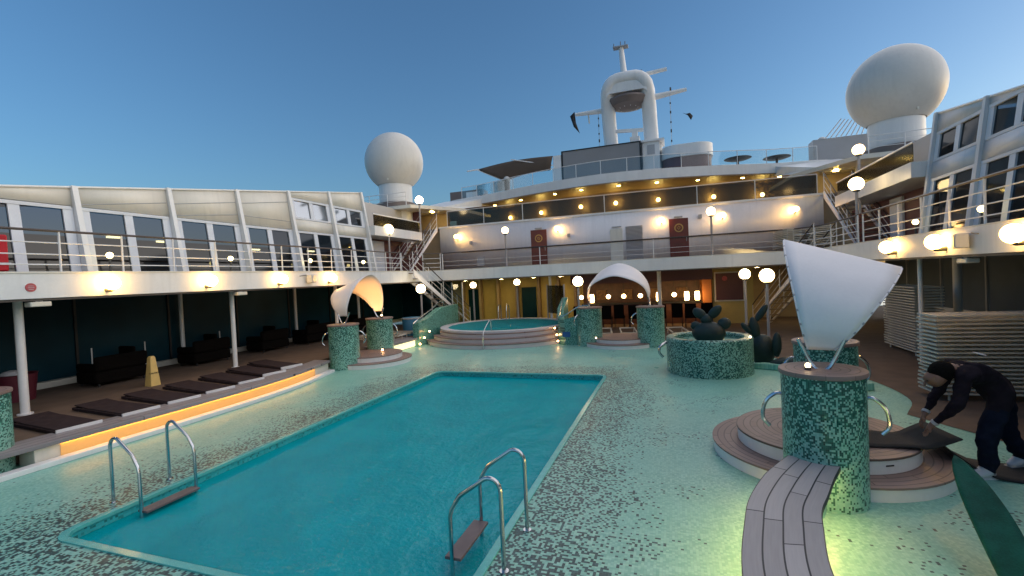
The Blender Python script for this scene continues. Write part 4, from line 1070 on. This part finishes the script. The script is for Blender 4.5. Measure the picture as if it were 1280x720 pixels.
lamppost(2.95, 17.4, .0, 2.38, 'right and bigger globe of the pair above the cactus behind the planter', .23)

# ------------------------------------------------------------------ lower back: lobby and bar
lb = thing('lobby_wall', 'yellow lit lobby wall behind the whirlpool', 'wall', (-8.5, 27, 0))
MB().bb((-13.9, 27.0, 0), (-5.0, 27.1, 2.69)).build('wall', 'yellow_wall', lb)
b = MB()
for x in (-12.6, -11.4, -10.2, -9.0, -7.6, -6.4, -5.4): MB().bb((x-.07, 26.6, 0), (x+.07, 26.99, 2.69)).build('pilaster', 'beige_wall' if x < -9 else 'soffit_brown', lb)
for (x, w) in ((-11.9, .8), (-8.3, .9)): MB().bb((x-w/2, 26.9, .02), (x+w/2, 26.99, 2.1)).build('dark_opening', 'glass_teal', lb)
for i, (x, y) in enumerate(((-11.6, 25.0), (-9.4, 25.2), (-7.4, 25.0), (-5.9, 25.2), (3.9, 25.4), (6.6, 23.5))):
    t = thing('lobby_downlight', 'round warm ceiling light under the upper deck, %s from the left' % ORD[i], 'lamp', (x, y, 2.68), 'warm ceiling lights under the upper deck')
    MB().lathe([(.16, -.0), (.16, -.03), (.13, -.035)], (x, y, 2.69), 16).build('trim_ring', 'white_paint', t)
    MB().lathe([(.13, -.035), (1e-3, -.04)], (x, y, 2.69), 16).build('lens', 'interior_glow', t)
br = thing('pool_bar', 'dark red and wood bar with warm light behind the arched sail', 'bar', (-1.5, 26, 0))
MB().bb((-5.0, 27.0, 0), (2.0, 27.1, 2.69)).build('back_wall', 'bar_wood', br)
MB().bb((-5.0, 23.6, 2.2), (1.75, 23.7, 2.69)).build('canopy_fascia', 'maroon', br)
MB().bb((-5.0, 23.6, 2.66), (1.75, 27, 2.685)).build('ceiling', 'maroon', br)
MB().bb((-4.6, 24.9, 0), (1.3, 25.5, 1.05)).build('counter', 'bar_wood', br)
MB().bb((-4.7, 24.8, 1.05), (1.4, 25.6, 1.11)).build('countertop', 'black', br)
MB().bb((1.35, 24.6, 0), (1.75, 27, 2.66)).build('side_wall', 'orange_panel', br)
for k in range(4):
    x = -4.2+1.45*k; MB().bb((x, 26.8, 1.2), (x+.55, 26.98, 1.75)).build('bottle_shelf', 'bottle_back', br)
for i, x in enumerate((-4.6, -4.05, -3.2, -2.42, -1.6, -.72, .02, .60, 1.08)):
    y = 24.3; tall = i in (1, 5, 7, 8)
    t = thing('bar_lantern', 'glowing %s lantern at the bar, %s from the left' % ('tall' if tall else 'small round', ORD[i]), 'lantern', (x, y, 1.2), 'lanterns glowing at the bar')
    zz = 1.42 if tall else 1.5; h = .42 if tall else .16
    if tall: MB().lathe([(1e-3, -h/2), (.10, -h/2), (.115, 0), (.10, h/2), (1e-3, h/2)], (x, y, zz), 14).build('shade', 'lantern', t)
    else: MB().sphere((x, y, zz), .11, 12).build('shade', 'lantern', t)
    MB().tube([(x, y, zz+h/2), (x, y, 2.2)], .008, 4).build('cord', 'black', t)
def stool(x, y, lab):
    t = thing('bar_chair', lab, 'chair', (x, y, 0.006), 'dark chairs in front of the bar')
    MB().box((x, y, .50), (.5, .5, .10)).build('seat', 'wicker', t, bevel=.02)
    MB().box((x, y-.24, .82), (.5, .07, .62)).build('backrest', 'wicker', t, bevel=.02)
    for dx in (-.22, .22):
        for dy in (-.22, .22): MB().tube([(x+dx, y+dy, .006), (x+dx, y+dy, .46)], .02, 6).build('leg', 'black', t)
for i in range(10): stool(-4.5+.66*i+random.uniform(-.08, .08), 23.2+.35*(i % 2), 'dark wicker chair in front of the bar, %s from the left' % ORD[i])
rs = thing('red_notice_board', 'dark red framed board on the yellow wall right of the bar', 'notice board', (2.5, 24.6, 1.3))
MB().bb((1.95, 24.6, 1.15), (3.15, 24.66, 2.45)).build('board', 'maroon', rs)
MB().bb((1.88, 24.66, 1.08), (3.22, 24.7, 2.52)).build('frame', 'cream_paint', rs)
MB().tube([(2.35, 24.6, 2.2), (2.35, 24.585, 2.2)], .12, 20).build('emblem', 'sign_red', rs)
t = thing('yellow_partition', 'yellow partition wall carrying the dark red board', 'wall', (2.8, 24.8, 0))
MB().bb((1.80, 24.72, 0), (3.6, 24.82, 2.69)).build('wall', 'yellow_wall', t)
t = thing('beige_wall', 'beige wall at the back right below the upper deck', 'wall', (6, 28, 0))
MB().bb((3.7, 28.0, 0), (9.2, 28.1, 2.69)).build('wall', 'beige_wall', t)
MB().bb((3.7, 27.6, 0), (9.2, 27.98, .9)).build('low_cabinet', 'beige_wall', t)
# glass wind screen right of whirlpool
t = thing('glass_windscreen', 'clear glass wind screen with steel posts behind the right whirlpool parapet', 'glass screen', (-4.9, 20.5, 0))
for x, y in ((-4.75, 20.9), (-5.3, 21.6), (-5.9, 22.2)): MB().tube([(x, y, .0), (x, y, 2.3)], .035, 8).build('post', 'post_grey', t)
MB().add([(-4.75, 20.9, .9), (-5.9, 22.2, .9), (-5.9, 22.2, 2.25), (-4.75, 20.9, 2.25)], [(0, 1, 2, 3)]).build('pane', 'glass_clear', t, solid=.01)
t = thing('glass_windscreen', 'tall glass wind screen with pale posts left of the whirlpool', 'glass screen', (-12, 21, 0))
for k in range(5): MB().tube([(-12.6+.55*k, 21.6+.1*k, .335), (-12.6+.55*k, 21.6+.1*k, 2.6)], .035, 8).build('post', 'rail_white', t)
MB().add([(-12.6, 21.6, .5), (-10.4, 22.0, .5), (-10.4, 22.0, 2.5), (-12.6, 21.6, 2.5)], [(0, 1, 2, 3)]).build('pane', 'glass_clear', t, solid=.01)
t = thing('blue_bin', 'blue half round bin beside the left whirlpool parapet', 'bin', (-11.3, 18.2, .335))
MB().lathe([(.38, 0), (.42, .75), (.40, .8), (1e-3, .82)], (-11.25, 18.3, .335), 20).build('body', 'bluebin', t)
MB().lathe([(.43, .74), (.44, .79), (.40, .80)], (-11.25, 18.3, .335), 20).build('rim', 'grey_paint', t)

# ------------------------------------------------------------------ loungers
def lounger(x, y, z, rz, label, mats=True, name='sun_lounger', back=0.0, group='sun loungers on the side deck', hh=.20):
    t = thing(name, label, 'sun lounger', (x, y, z), group)
    b = MB()
    for sx in (-.31, .31): b.bb((x+sx-.02, y-.95, z+hh), (x+sx+.02, y+.95, z+hh+.05))
    for yy in (-.93, .93): b.bb((x-.31, y+yy-.02, z+hh+.001), (x+.31, y+yy+.02, z+hh+.051))
    b.build('frame', 'cushion_dark' if mats else 'slat', t)
    for sx in (-.29, .29):
        for yy in (-.75, .75): MB().tube([(x+sx, y+yy, z), (x+sx, y+yy, z+hh)], .02, 6).build('leg', 'slat', t)
    if mats:
        MB().bb((x-.33, y-.99, z+hh-.01), (x+.33, y-.955, z+hh+.075)).build('end_bar', 'rail_white', t)
        MB().box((x, y-.25, z+hh+.062), (.60, 1.35, .026)).build('cushion', 'cushion_dark', t, bevel=.015)
        MB().box((x, y+.68, z+hh+.072), (.58, .55, .026), rx=.05).build('head_cushion', 'cushion_dark', t, bevel=.015)
    t.rotation_euler = (0, 0, rz); return t
L0 = lounger(-11.15, 5.35, .375-.04, PI/2-.1, 'dark cushioned low lounger nearest the left pole', group='dark cushioned loungers on the sun deck', hh=.015)
for i, (x, y) in enumerate(((-11.1, 6.35), (-11.1, 7.25), (-11.12, 8.15), (-11.2, 9.1), (-11.4, 10.05), (-11.7, 11.0))):
    dup(L0, (x, y, .335), 'dark cushioned low lounger, %s in the row away from the left pole' % ORD[i+1], PI/2-.1-.03*i)
# low row near the bar
for i in range(5):
    if i == 0: LB = lounger(-2.9, 20.2, .006, .15, 'pale framed empty lounger before the bar, first of the row from the left', mats=False, group='pale loungers in front of the bar')
    else: dup(LB, (-2.9+1.0*i, 20.2+.1*(i % 2), .006), 'pale framed empty lounger before the bar, %s of the row from the left' % ORD[i], .15)
for i in range(3):
    dup(LB, (-11.6, 15.6+.95*i, .335), 'pale framed empty lounger behind the column of the small sail, %s away' % ORD[i], PI/2)
# stacks: each lounger of slats
def slat_lounger(x, y, z, rz, label, group):
    t = thing('stacked_lounger', label, 'sun lounger', (x, y, z), group)
    b = MB()
    for sy in (-.31, .31): b.bb((x-.98, y+sy-.022, z+.0), (x+.98, y+sy+.022, z+.028))
    b.build('frame', 'slat', t)
    b = MB()
    for k in range(16): b.bb((x-.93+.122*k, y-.29, z+.010), (x-.87+.122*k, y+.29, z+.022))
    b.build('slats', 'slat', t)
    MB().bb((x-1.01, y-.33, z-.002), (x-.965, y+.33, z+.030)).build('end_bar', 'slat', t)
    MB().bb((x+.965, y-.33, z-.002), (x+1.01, y+.33, z+.030)).build('end_bar', 'slat', t)
    t.rotation_euler = (0, 0, rz); return t
def stack(x, y, z, n, rz, where, pitch=.072):
    grp = 'stack of white slatted loungers ' + where
    g0 = None
    for k in range(n):
        lab = 'white slatted lounger %s, %s from the bottom' % (where, ORD[k])
        jx, jy = random.uniform(-.015, .015), random.uniform(-.015, .015)
        if g0 is None:
            g0 = slat_lounger(x, y, z+.12, rz, lab, grp)
            for sx in (-.8, .8):
                for sy in (-.25, .25): MB().tube([(x+sx, y+sy, z), (x+sx, y+sy, z+.12)], .02, 6).build('leg', 'slat', g0)
        elif k == 1:
            g1 = slat_lounger(x+jx, y+jy, z+.12+pitch, rz, lab, grp)
        else: dup(g1, (x+jx, y+jy, z+.12+pitch*k), lab)
stack(5.62, 11.2, .006, 20, .06, 'in the tall near stack behind the worker', .077)
stack(6.55, 16.6, .006, 24, PI/2, 'in the farther stack by the white pole', .077)
stack(4.55, 22.2, 3.281, 11, PI/2, 'in the left pile on the upper deck corner')
stack(5.5, 21.7, 3.281, 11, PI/2, 'in the right pile on the upper deck corner')

# wicker sofas
def sofa(x, y, label, ln=1.3):
    t = thing('wicker_sofa', label, 'sofa', (x, y, .335), 'dark wicker sofas by the blue glazing')
    z = .335
    MB().bb((x-.42, y-ln/2, z+.08), (x+.42, y+ln/2, z+.40)).build('base', 'wicker', t, bevel=.06)
    MB().bb((x+.30, y-ln/2, z+.4), (x+.44, y+ln/2, z+.80)).build('backrest', 'wicker', t, bevel=.065)
    for sy in (-1, 1): MB().bb((x-.42, y+sy*(ln/2-.07)-.07, z+.4), (x+.3, y+sy*(ln/2-.07)+.07, z+.62)).build('armrest', 'wicker', t, bevel=.065)
    MB().bb((x-.38, y-ln/2+.16, z+.40), (x+.28, y+ln/2-.16, z+.50)).build('cushion', 'cushion_dark', t, bevel=.06)
    for sx in (-.36, .36):
        for sy in (-1, 1): MB().tube([(x+sx, y+sy*(ln/2-.1), z), (x+sx, y+sy*(ln/2-.1), z+.1)], .03, 6).build('leg', 'black', t)
    c = thing('wicker_armchair', 'dark wicker armchair behind the '+{8.45: 'first sofa from the left pole', 11.3: 'second sofa from the left pole', 13.9: 'third sofa from the left pole', 16.2: 'sofa at the small sail', 18.9: 'last sofa before the lobby'}[y], 'armchair', (x-.9, y+ln/2-.1, z), 'dark wicker armchairs')
    MB().bb((x-1.3, y+.3, z+.06), (x-.62, y+1.0, z+.42)).build('base', 'wicker', c, bevel=.06)
    MB().bb((x-1.3, y+.9, z+.42), (x-.62, y+1.0, z+.86)).build('backrest', 'wicker', c, bevel=.06)
sofa(-14.75, 8.45, 'dark wicker sofa nearest the left pole under the blue glazing')
sofa(-15.0, 11.3, 'dark wicker sofa, second from the left, between two white poles')
sofa(-15.0, 13.9, 'dark wicker sofa, third from the left, right of the second white pole')
sofa(-14.8, 16.2, 'dark wicker sofa behind the small sail canopy', 1.8)
sofa(-14.6, 18.9, 'dark wicker sofa seen between the small sail legs and the lobby', 1.8)
# red tub
t = thing('towel_tub', 'dark red tub with white towels at the far left by the glazing', 'tub', (-14.8, 6.4, .335))
MB().lathe([(.30, 0), (.36, .62), (.38, .64), (.34, .64), (.30, .1)], (-14.85, 6.5, .335), 24).build('body', 'maroon_tub', t)
MB().ell((-14.9, 6.45, .97), .22, .22, .10).build('towels', 'badge', t)
# folding umbrella stands beside sofas
for i, (x, y) in enumerate(((-15.9, 8.6), (-15.7, 9.9), (-15.9, 12.6))):
    t = thing('thin_stand', 'thin white upright stand against the blue glazing, %s from the left' % ORD[i], 'stand', (x, y, .335))
    MB().tube([(x, y, .36), (x, y, 1.25)], .018, 6).build('rod', 'rail_white', t)
    MB().tube([(x, y, .335), (x, y, .36)], .14, 12).build('foot', 'black', t)
# caution cone
t = thing('caution_cone', 'tall yellow caution cone standing on the brown sun deck', 'cone', (-12.95, 8.3, .335))
CX, CY, CZ = -12.95, 8.3, .335
b = MB(); vs = []
for z, w in ((0, .125), (.60, .075), (.72, .065), (.77, .045)):
    vs += [(CX-w, CY-w, CZ+z), (CX+w, CY-w, CZ+z), (CX+w, CY+w, CZ+z), (CX-w, CY+w, CZ+z)]
fs = [(i*4+j, i*4+(j+1) % 4, (i+1)*4+(j+1) % 4, (i+1)*4+j) for i in range(3) for j in range(4)]+[(12, 13, 14, 15)]
b.add(vs, fs).build('body', 'cone_yellow', t, bevel=.01)
R = Matrix.Rotation(math.radians(-12), 3, 'X')
def text(body, size, loc, rot, mat, parent, name='lettering', ex=.002):
    cu = bpy.data.curves.new(name, 'FONT'); cu.body = body; cu.size = size; cu.align_x = 'CENTER'; cu.align_y = 'CENTER'; cu.extrude = ex
    o = bpy.data.objects.new(name, cu); COL.objects.link(o)
    dg = bpy.context.evaluated_depsgraph_get(); dg.update(); me = bpy.data.meshes.new_from_object(o.evaluated_get(dg)); bpy.data.objects.remove(o)
    o = bpy.data.objects.new(name, me); COL.objects.link(o); me.materials.append(M[mat]); o.parent = parent
    o.location = Vector(loc)-ORI[parent.name]; o.rotation_euler = rot; return o
text('CAUTION', .06, (CX+.103, CY, CZ+.33), (PI/2, -PI/2*0, PI/2), 'black', t)
text('CAUTION', .105, (CX, CY-.142, CZ+.33), (math.radians(79), -PI/2*0, 0), 'black', t) if False else None

# ------------------------------------------------------------------ the worker
def person():
    g = 0.0
    # joints (world)
    J = {
     'pelvis': (3.72, 7.30, .93), 'spine': (3.60, 7.24, 1.10), 'chest': (3.42, 7.16, 1.22), 'neckb': (3.24, 7.08, 1.27), 'neck': (3.15, 7.03, 1.25), 'head0': (3.08, 7.00, 1.22), 'head1': (2.99, 6.97, 1.16), 'head2': (2.93, 6.95, 1.10),
     'shR': (3.28, 7.28, 1.26), 'shL': (3.24, 6.91, 1.22),
     'elL': (3.14, 6.83, .91), 'wrL': (2.96, 6.93, .66), 'haL': (2.92, 6.95, .60),
     'elR': (3.16, 7.28, .96), 'wrR': (2.98, 7.16, .72), 'haR': (2.94, 7.13, .65),
     'hipL': (3.68, 7.16, .90), 'hipR': (3.82, 7.42, .90),
     'knL': (3.50, 7.08, .50), 'anL': (3.52, 7.12, .09), 'toL': (3.32, 7.06, .04),
     'knR': (3.86, 7.46, .50), 'anR': (4.10, 7.60, .10), 'toR': (3.92, 7.52, .04)}
    rad = {'pelvis': (.17, .15), 'spine': (.155, .15), 'chest': (.185, .16), 'neckb': (.12, .11), 'neck': (.062, .062), 'head0': (.08, .075), 'head1': (.105, .095), 'head2': (.075, .07),
           'shR': (.09, .09), 'shL': (.09, .09), 'elL': (.058, .058), 'wrL': (.036, .034), 'haL': (.042, .024), 'elR': (.058, .058), 'wrR': (.036, .034), 'haR': (.042, .024),
           'hipL': (.125, .125), 'hipR': (.125, .125), 'knL': (.094, .094), 'knR': (.094, .094), 'anL': (.078, .078), 'anR': (.078, .078), 'toL': (.05, .04), 'toR': (.05, .04)}
    E = [('pelvis', 'spine'), ('spine', 'chest'), ('chest', 'neckb'), ('neckb', 'neck'), ('neck', 'head0'), ('head0', 'head1'), ('head1', 'head2'), ('chest', 'shR'), ('chest', 'shL'),
         ('shL', 'elL'), ('elL', 'wrL'), ('wrL', 'haL'), ('shR', 'elR'), ('elR', 'wrR'), ('wrR', 'haR'), ('pelvis', 'hipL'), ('pelvis', 'hipR'), ('hipL', 'knL'), ('knL', 'anL'), ('anL', 'toL'), ('hipR', 'knR'), ('knR', 'anR'), ('anR', 'toR')]
    # fingers
    for s, dirn in (('L', Vector((-.35, .1, -.9))), ('R', Vector((-.35, -.1, -.9)))):
        h = Vector(J['ha'+s]); dirn.normalize(); side = Vector((0, 1, 0)); side = (side-dirn*side.dot(dirn)).normalized(); fw = dirn.cross(side)
        for k, (o_, ln) in enumerate(((-.030, .070), (-.010, .080), (.011, .075), (.031, .058))):
            a = h+side*o_+dirn*.035; b_ = a+dirn*ln*.5+fw*.005; c = b_+dirn*ln*.35-Vector((0, 0, .01))-fw*.018*(1 if s == 'L' else -1)
            for q, p in enumerate((a, b_, c)): J['f%s%d%d' % (s, k, q)] = tuple(p); rad['f%s%d%d' % (s, k, q)] = (.0095-.001*q, .0095-.001*q)
            E += [('ha'+s, 'f%s%d0' % (s, k)), ('f%s%d0' % (s, k), 'f%s%d1' % (s, k)), ('f%s%d1' % (s, k), 'f%s%d2' % (s, k))]
        a = h-side*.045; b_ = a-side*.02+dirn*.035
        J['t%s0' % s] = tuple(a); J['t%s1' % s] = tuple(b_); rad['t%s0' % s] = (.012, .012); rad['t%s1' % s] = (.010, .010)
        E += [('ha'+s, 't%s0' % s), ('t%s0' % s, 't%s1' % s)]
    piv = Vector((3.72, 7.3, 0))
    for q in J: J[q] = tuple(piv + (Vector(J[q])-piv)*1.07) if not q.startswith(('an', 'to')) else J[q]
    for q in rad:
        if q[0] not in 'ft' and q not in ('haL', 'haR', 'toL', 'toR', 'wrL', 'wrR'): rad[q] = (rad[q][0]*1.15, rad[q][1]*1.15)
    names = list(J); idx = {n_: i for i, n_ in enumerate(names)}
    root = Vector((3.7, 7.3, 0))
    me = bpy.data.meshes.new('skel'); me.from_pydata([Vector(J[n_])-root for n_ in names], [(idx[a], idx[b_]) for a, b_ in E], [])
    o = bpy.data.objects.new('skel', me); COL.objects.link(o)
    md = o.modifiers.new('skin', 'SKIN'); md.use_smooth_shade = True; md.branch_smoothing = .3
    sd = o.modifiers.new('sub', 'SUBSURF'); sd.levels = 3; sd.render_levels = 3
    sk = me.skin_vertices[0].data
    for n_ in names: sk[idx[n_]].radius = rad[n_]; sk[idx[n_]].use_root = (n_ == 'pelvis')
    dg = bpy.context.evaluated_depsgraph_get(); dg.update()
    bme = bpy.data.meshes.new_from_object(o.evaluated_get(dg)); bpy.data.objects.remove(o)
    for m_ in ('jacket', 'trousers', 'skin', 'shoe_white'): bme.materials.append(M[m_])
    seg = []
    for a, b_ in E:
        A, B = Vector(J[a])-root, Vector(J[b_])-root
        if a in ('neckb',) or 'head' in a or a == 'neck': k = 2
        elif b_.startswith(('f', 't')) and not b_.startswith('to') or a.startswith('wr'): k = 2
        elif b_.startswith('to'): k = 3
        elif b_.startswith(('kn', 'an', 'hip')): k = 1
        else: k = 0
        seg.append((A, B, k))
    from mathutils import noise as mno
    for p in bme.polygons:
        c = p.center; best = 9; bk = 0
        for A, B, k in seg:
            d_ = B-A; t_ = max(0, min(1, (c-A).dot(d_)/d_.length_squared)); q = (A+d_*t_-c).length
            if q < best: best = q; bk = k
        if bk == 1 and c.z > .86: bk = 0
        if bk == 2 and (c-(Vector(J['neckb'])-root)).length < .10: bk = 0
        p.material_index = bk; p.use_smooth = True
    cloth = {}
    for p in bme.polygons:
        for v_ in p.vertices: cloth[v_] = cloth.get(v_, True) and p.material_index in (0, 1)
    nrm = [v_.normal.copy() for v_ in bme.vertices]
    for v_ in bme.vertices:
        if cloth.get(v_.index):
            c = v_.co; k = mno.noise(Vector((c.x*7, c.y*7, c.z*11)))*.022 + mno.noise(Vector((c.x*19, c.y*19, c.z*26)))*.008
            v_.co = c + nrm[v_.index]*k
    body = bpy.data.objects.new('person', bme); COL.objects.link(body); body.location = root; ORI['person'] = root
    tag(body, 'person in dark jacket and trousers with white shoes bending down to a black mat', 'person')
    # hair, ear, badge, white cuff
    h = Vector(J['head0'])*.55+Vector(J['head1'])*.45+Vector((.01, 0, .02)); ax = (Vector(J['head2'])-Vector(J['head0'])).normalized()
    b = MB(); rot = ax.to_track_quat('Z', 'Y').to_matrix()
    b.ell(h+Vector((.015, .0, .035)), .118, .120, .140, 18, rot); b.build('hair', 'hair', body)
    b = MB(); b.ell(Vector(J['head1'])+Vector((-.025, -.085, .03)), .012, .012, .03, 8); b.build('ear', 'skin', body)
    b = MB(); b.ell(Vector(J['head1'])+Vector((.03, .09, .03)), .012, .012, .03, 8); b.build('ear', 'skin', body)
    b = MB(); fc = Vector(J['head2'])+Vector((-.045, 0, -.03)); b.ell(Vector(J['head1'])+Vector((-.095, -.01, -.06)), .016, .014, .028, 8); b.build('nose', 'skin', body)
    b = MB()
    for sy in (-.035, .035): b.ell(Vector(J['head1'])+Vector((-.080, sy, -.02)), .012, .014, .009, 8)
    b.build('eyes', 'black', body)
    b = MB(); b.ell(Vector(J['chest'])+Vector((.05, -.06, .215)), .07, .05, .012, 14, Matrix.Rotation(.3, 3, 'Y')); b.build('back_print', 'badge', body)
    for s in 'LR':
        w = Vector(J['wr'+s]); e = Vector(J['el'+s]); d_ = (w-e).normalized()
        MB().tube([w-d_*.03, w+d_*.004], .043, 12).build('white_cuff', 'badge', body)
    for s in 'LR':
        a = Vector(J['an'+s]); q = Vector(J['to'+s]); d_ = (q-a); d_.z = 0; L_ = d_.length; d_.normalize(); ang = math.atan2(d_.y, d_.x)
        b = MB(); c = a+d_*.07; c.z = .055
        b.ell(c, .155, .055, .055, 14, Matrix.Rotation(ang, 3, 'Z')); b.box((c.x, c.y, .014), (.28, .095, .026), rz=ang)
        b.build('shoe', 'shoe_white', body, smooth=50)
    return body
person()
# black mats
mm = thing('dark_mat', 'black pool mat draped over the near platform, held at its corner by the worker', 'mat', (2.6, 7.2, .36), 'black mats being laid by the worker')
rows = []
for i in range(15):
    u = i/14; x = 1.95+u*1.05
    a = Vector((x, 7.75-.38*u, .375)); c = Vector((x+.12, 6.85-.1*u+.12*math.sin(u*3), .375))
    row = []
    for k in range(7):
        p = a.lerp(c, k/6); r = math.hypot(p.x-1.95, p.y-7.55); z = .385+.012*math.sin(9*u+2*k/6)
        if u > .75: z += (u-.75)/.25*.20
        row.append((p.x, p.y, z))
    rows.append(row)
MB().grid(rows).build('sheet', 'mat_black', mm, solid=.02, smooth=60)
mg = thing('dark_mat', 'black pool mat lying on the green tiles at the worker\'s feet', 'mat', (3.8, 7.2, 0), 'black mats being laid by the worker')
rows = []
for i in range(12):
    u = i/11; x = 3.05+u*1.9
    rows.append([(x, 7.78-.36*u-k/5*(.62), .40*max(0, 1-u*3.2)**1.5+.014+.004*math.sin(5*u+k)) for k in range(6)])
MB().grid(rows).build('sheet', 'mat_black', mg, solid=.02, smooth=60)

# bird next to mast
b = MB().add([(1.0, 33, 13.05), (1.2, 33, 12.95), (1.45, 33, 12.98), (1.62, 33, 12.75), (1.5, 33, 12.5), (1.3, 33, 12.85)], [(0, 1, 5), (1, 2, 5), (2, 3, 4, 5)])
o = [x for x in bpy.data.objects if x.name.startswith('seagull')][0]
ORI[o.name] = Vector((1.25, 33, 13.0)); b.build('wings', 'black', o, solid=.03)

# ------------------------------------------------------------------ world, sun, camera
w = bpy.data.worlds.new('World'); sc.world = w; w.use_nodes = True; n = w.node_tree
bg = n.nodes['Background']; sky = n.nodes.new('ShaderNodeTexSky'); sky.sky_type = 'NISHITA'; sky.sun_disc = False
SUN_EL, SUN_AZ = math.radians(4.6), math.radians(64)   # azimuth clockwise from +Y
sky.sun_elevation = SUN_EL; sky.sun_rotation = SUN_AZ; sky.altitude = 10; sky.air_density = 1.0; sky.dust_density = 1.4; sky.ozone_density = 3.4
n.links.new(sky.outputs[0], bg.inputs[0]); bg.inputs[1].default_value = .15
sl_ = bpy.data.lights.new('sun', 'SUN'); sl_.energy = 1.45; sl_.angle = math.radians(165); sl_.color = (1.0, .88, .76)
so = bpy.data.objects.new('sun', sl_); COL.objects.link(so)
d = Vector((math.sin(SUN_AZ)*math.cos(SUN_EL+.15), math.cos(SUN_AZ)*math.cos(SUN_EL+.15), math.sin(SUN_EL+.15)))
so.rotation_euler = d.to_track_quat('Z', 'Y').to_euler(); so.location = (40, -20, 30)

cam = bpy.data.cameras.new('camera'); co = bpy.data.objects.new('camera', cam); COL.objects.link(co); sc.camera = co
cam.sensor_width = 36; cam.lens = 36*580/1280; cam.clip_end = 3000; cam.clip_start = .05
yaw, pitch, roll = math.radians(19.18140233367877), math.radians(-1.2353407229840936), math.radians(2.7)
fw = Vector((-math.sin(yaw)*math.cos(pitch), math.cos(yaw)*math.cos(pitch), math.sin(pitch)))
r = Vector((math.cos(yaw), math.sin(yaw), 0)); u = r.cross(fw)
r2 = r*math.cos(roll)-u*math.sin(roll); u2 = r*math.sin(roll)+u*math.cos(roll)
co.matrix_world = Matrix(((r2.x, u2.x, -fw.x, 0), (r2.y, u2.y, -fw.y, 0), (r2.z, u2.z, -fw.z, 2.7), (0, 0, 0, 1)))

sc.view_settings.view_transform = 'Standard'; sc.view_settings.look = 'None'; sc.view_settings.exposure = 1.13; sc.view_settings.gamma = 1
cy = sc.cycles
cy.use_denoising = True; cy.max_bounces = 6; cy.diffuse_bounces = 3; cy.glossy_bounces = 3; cy.transparent_max_bounces = 12; cy.transmission_bounces = 4
cy.caustics_reflective = False; cy.caustics_refractive = False; cy.sample_clamp_indirect = 4; cy.use_light_tree = True
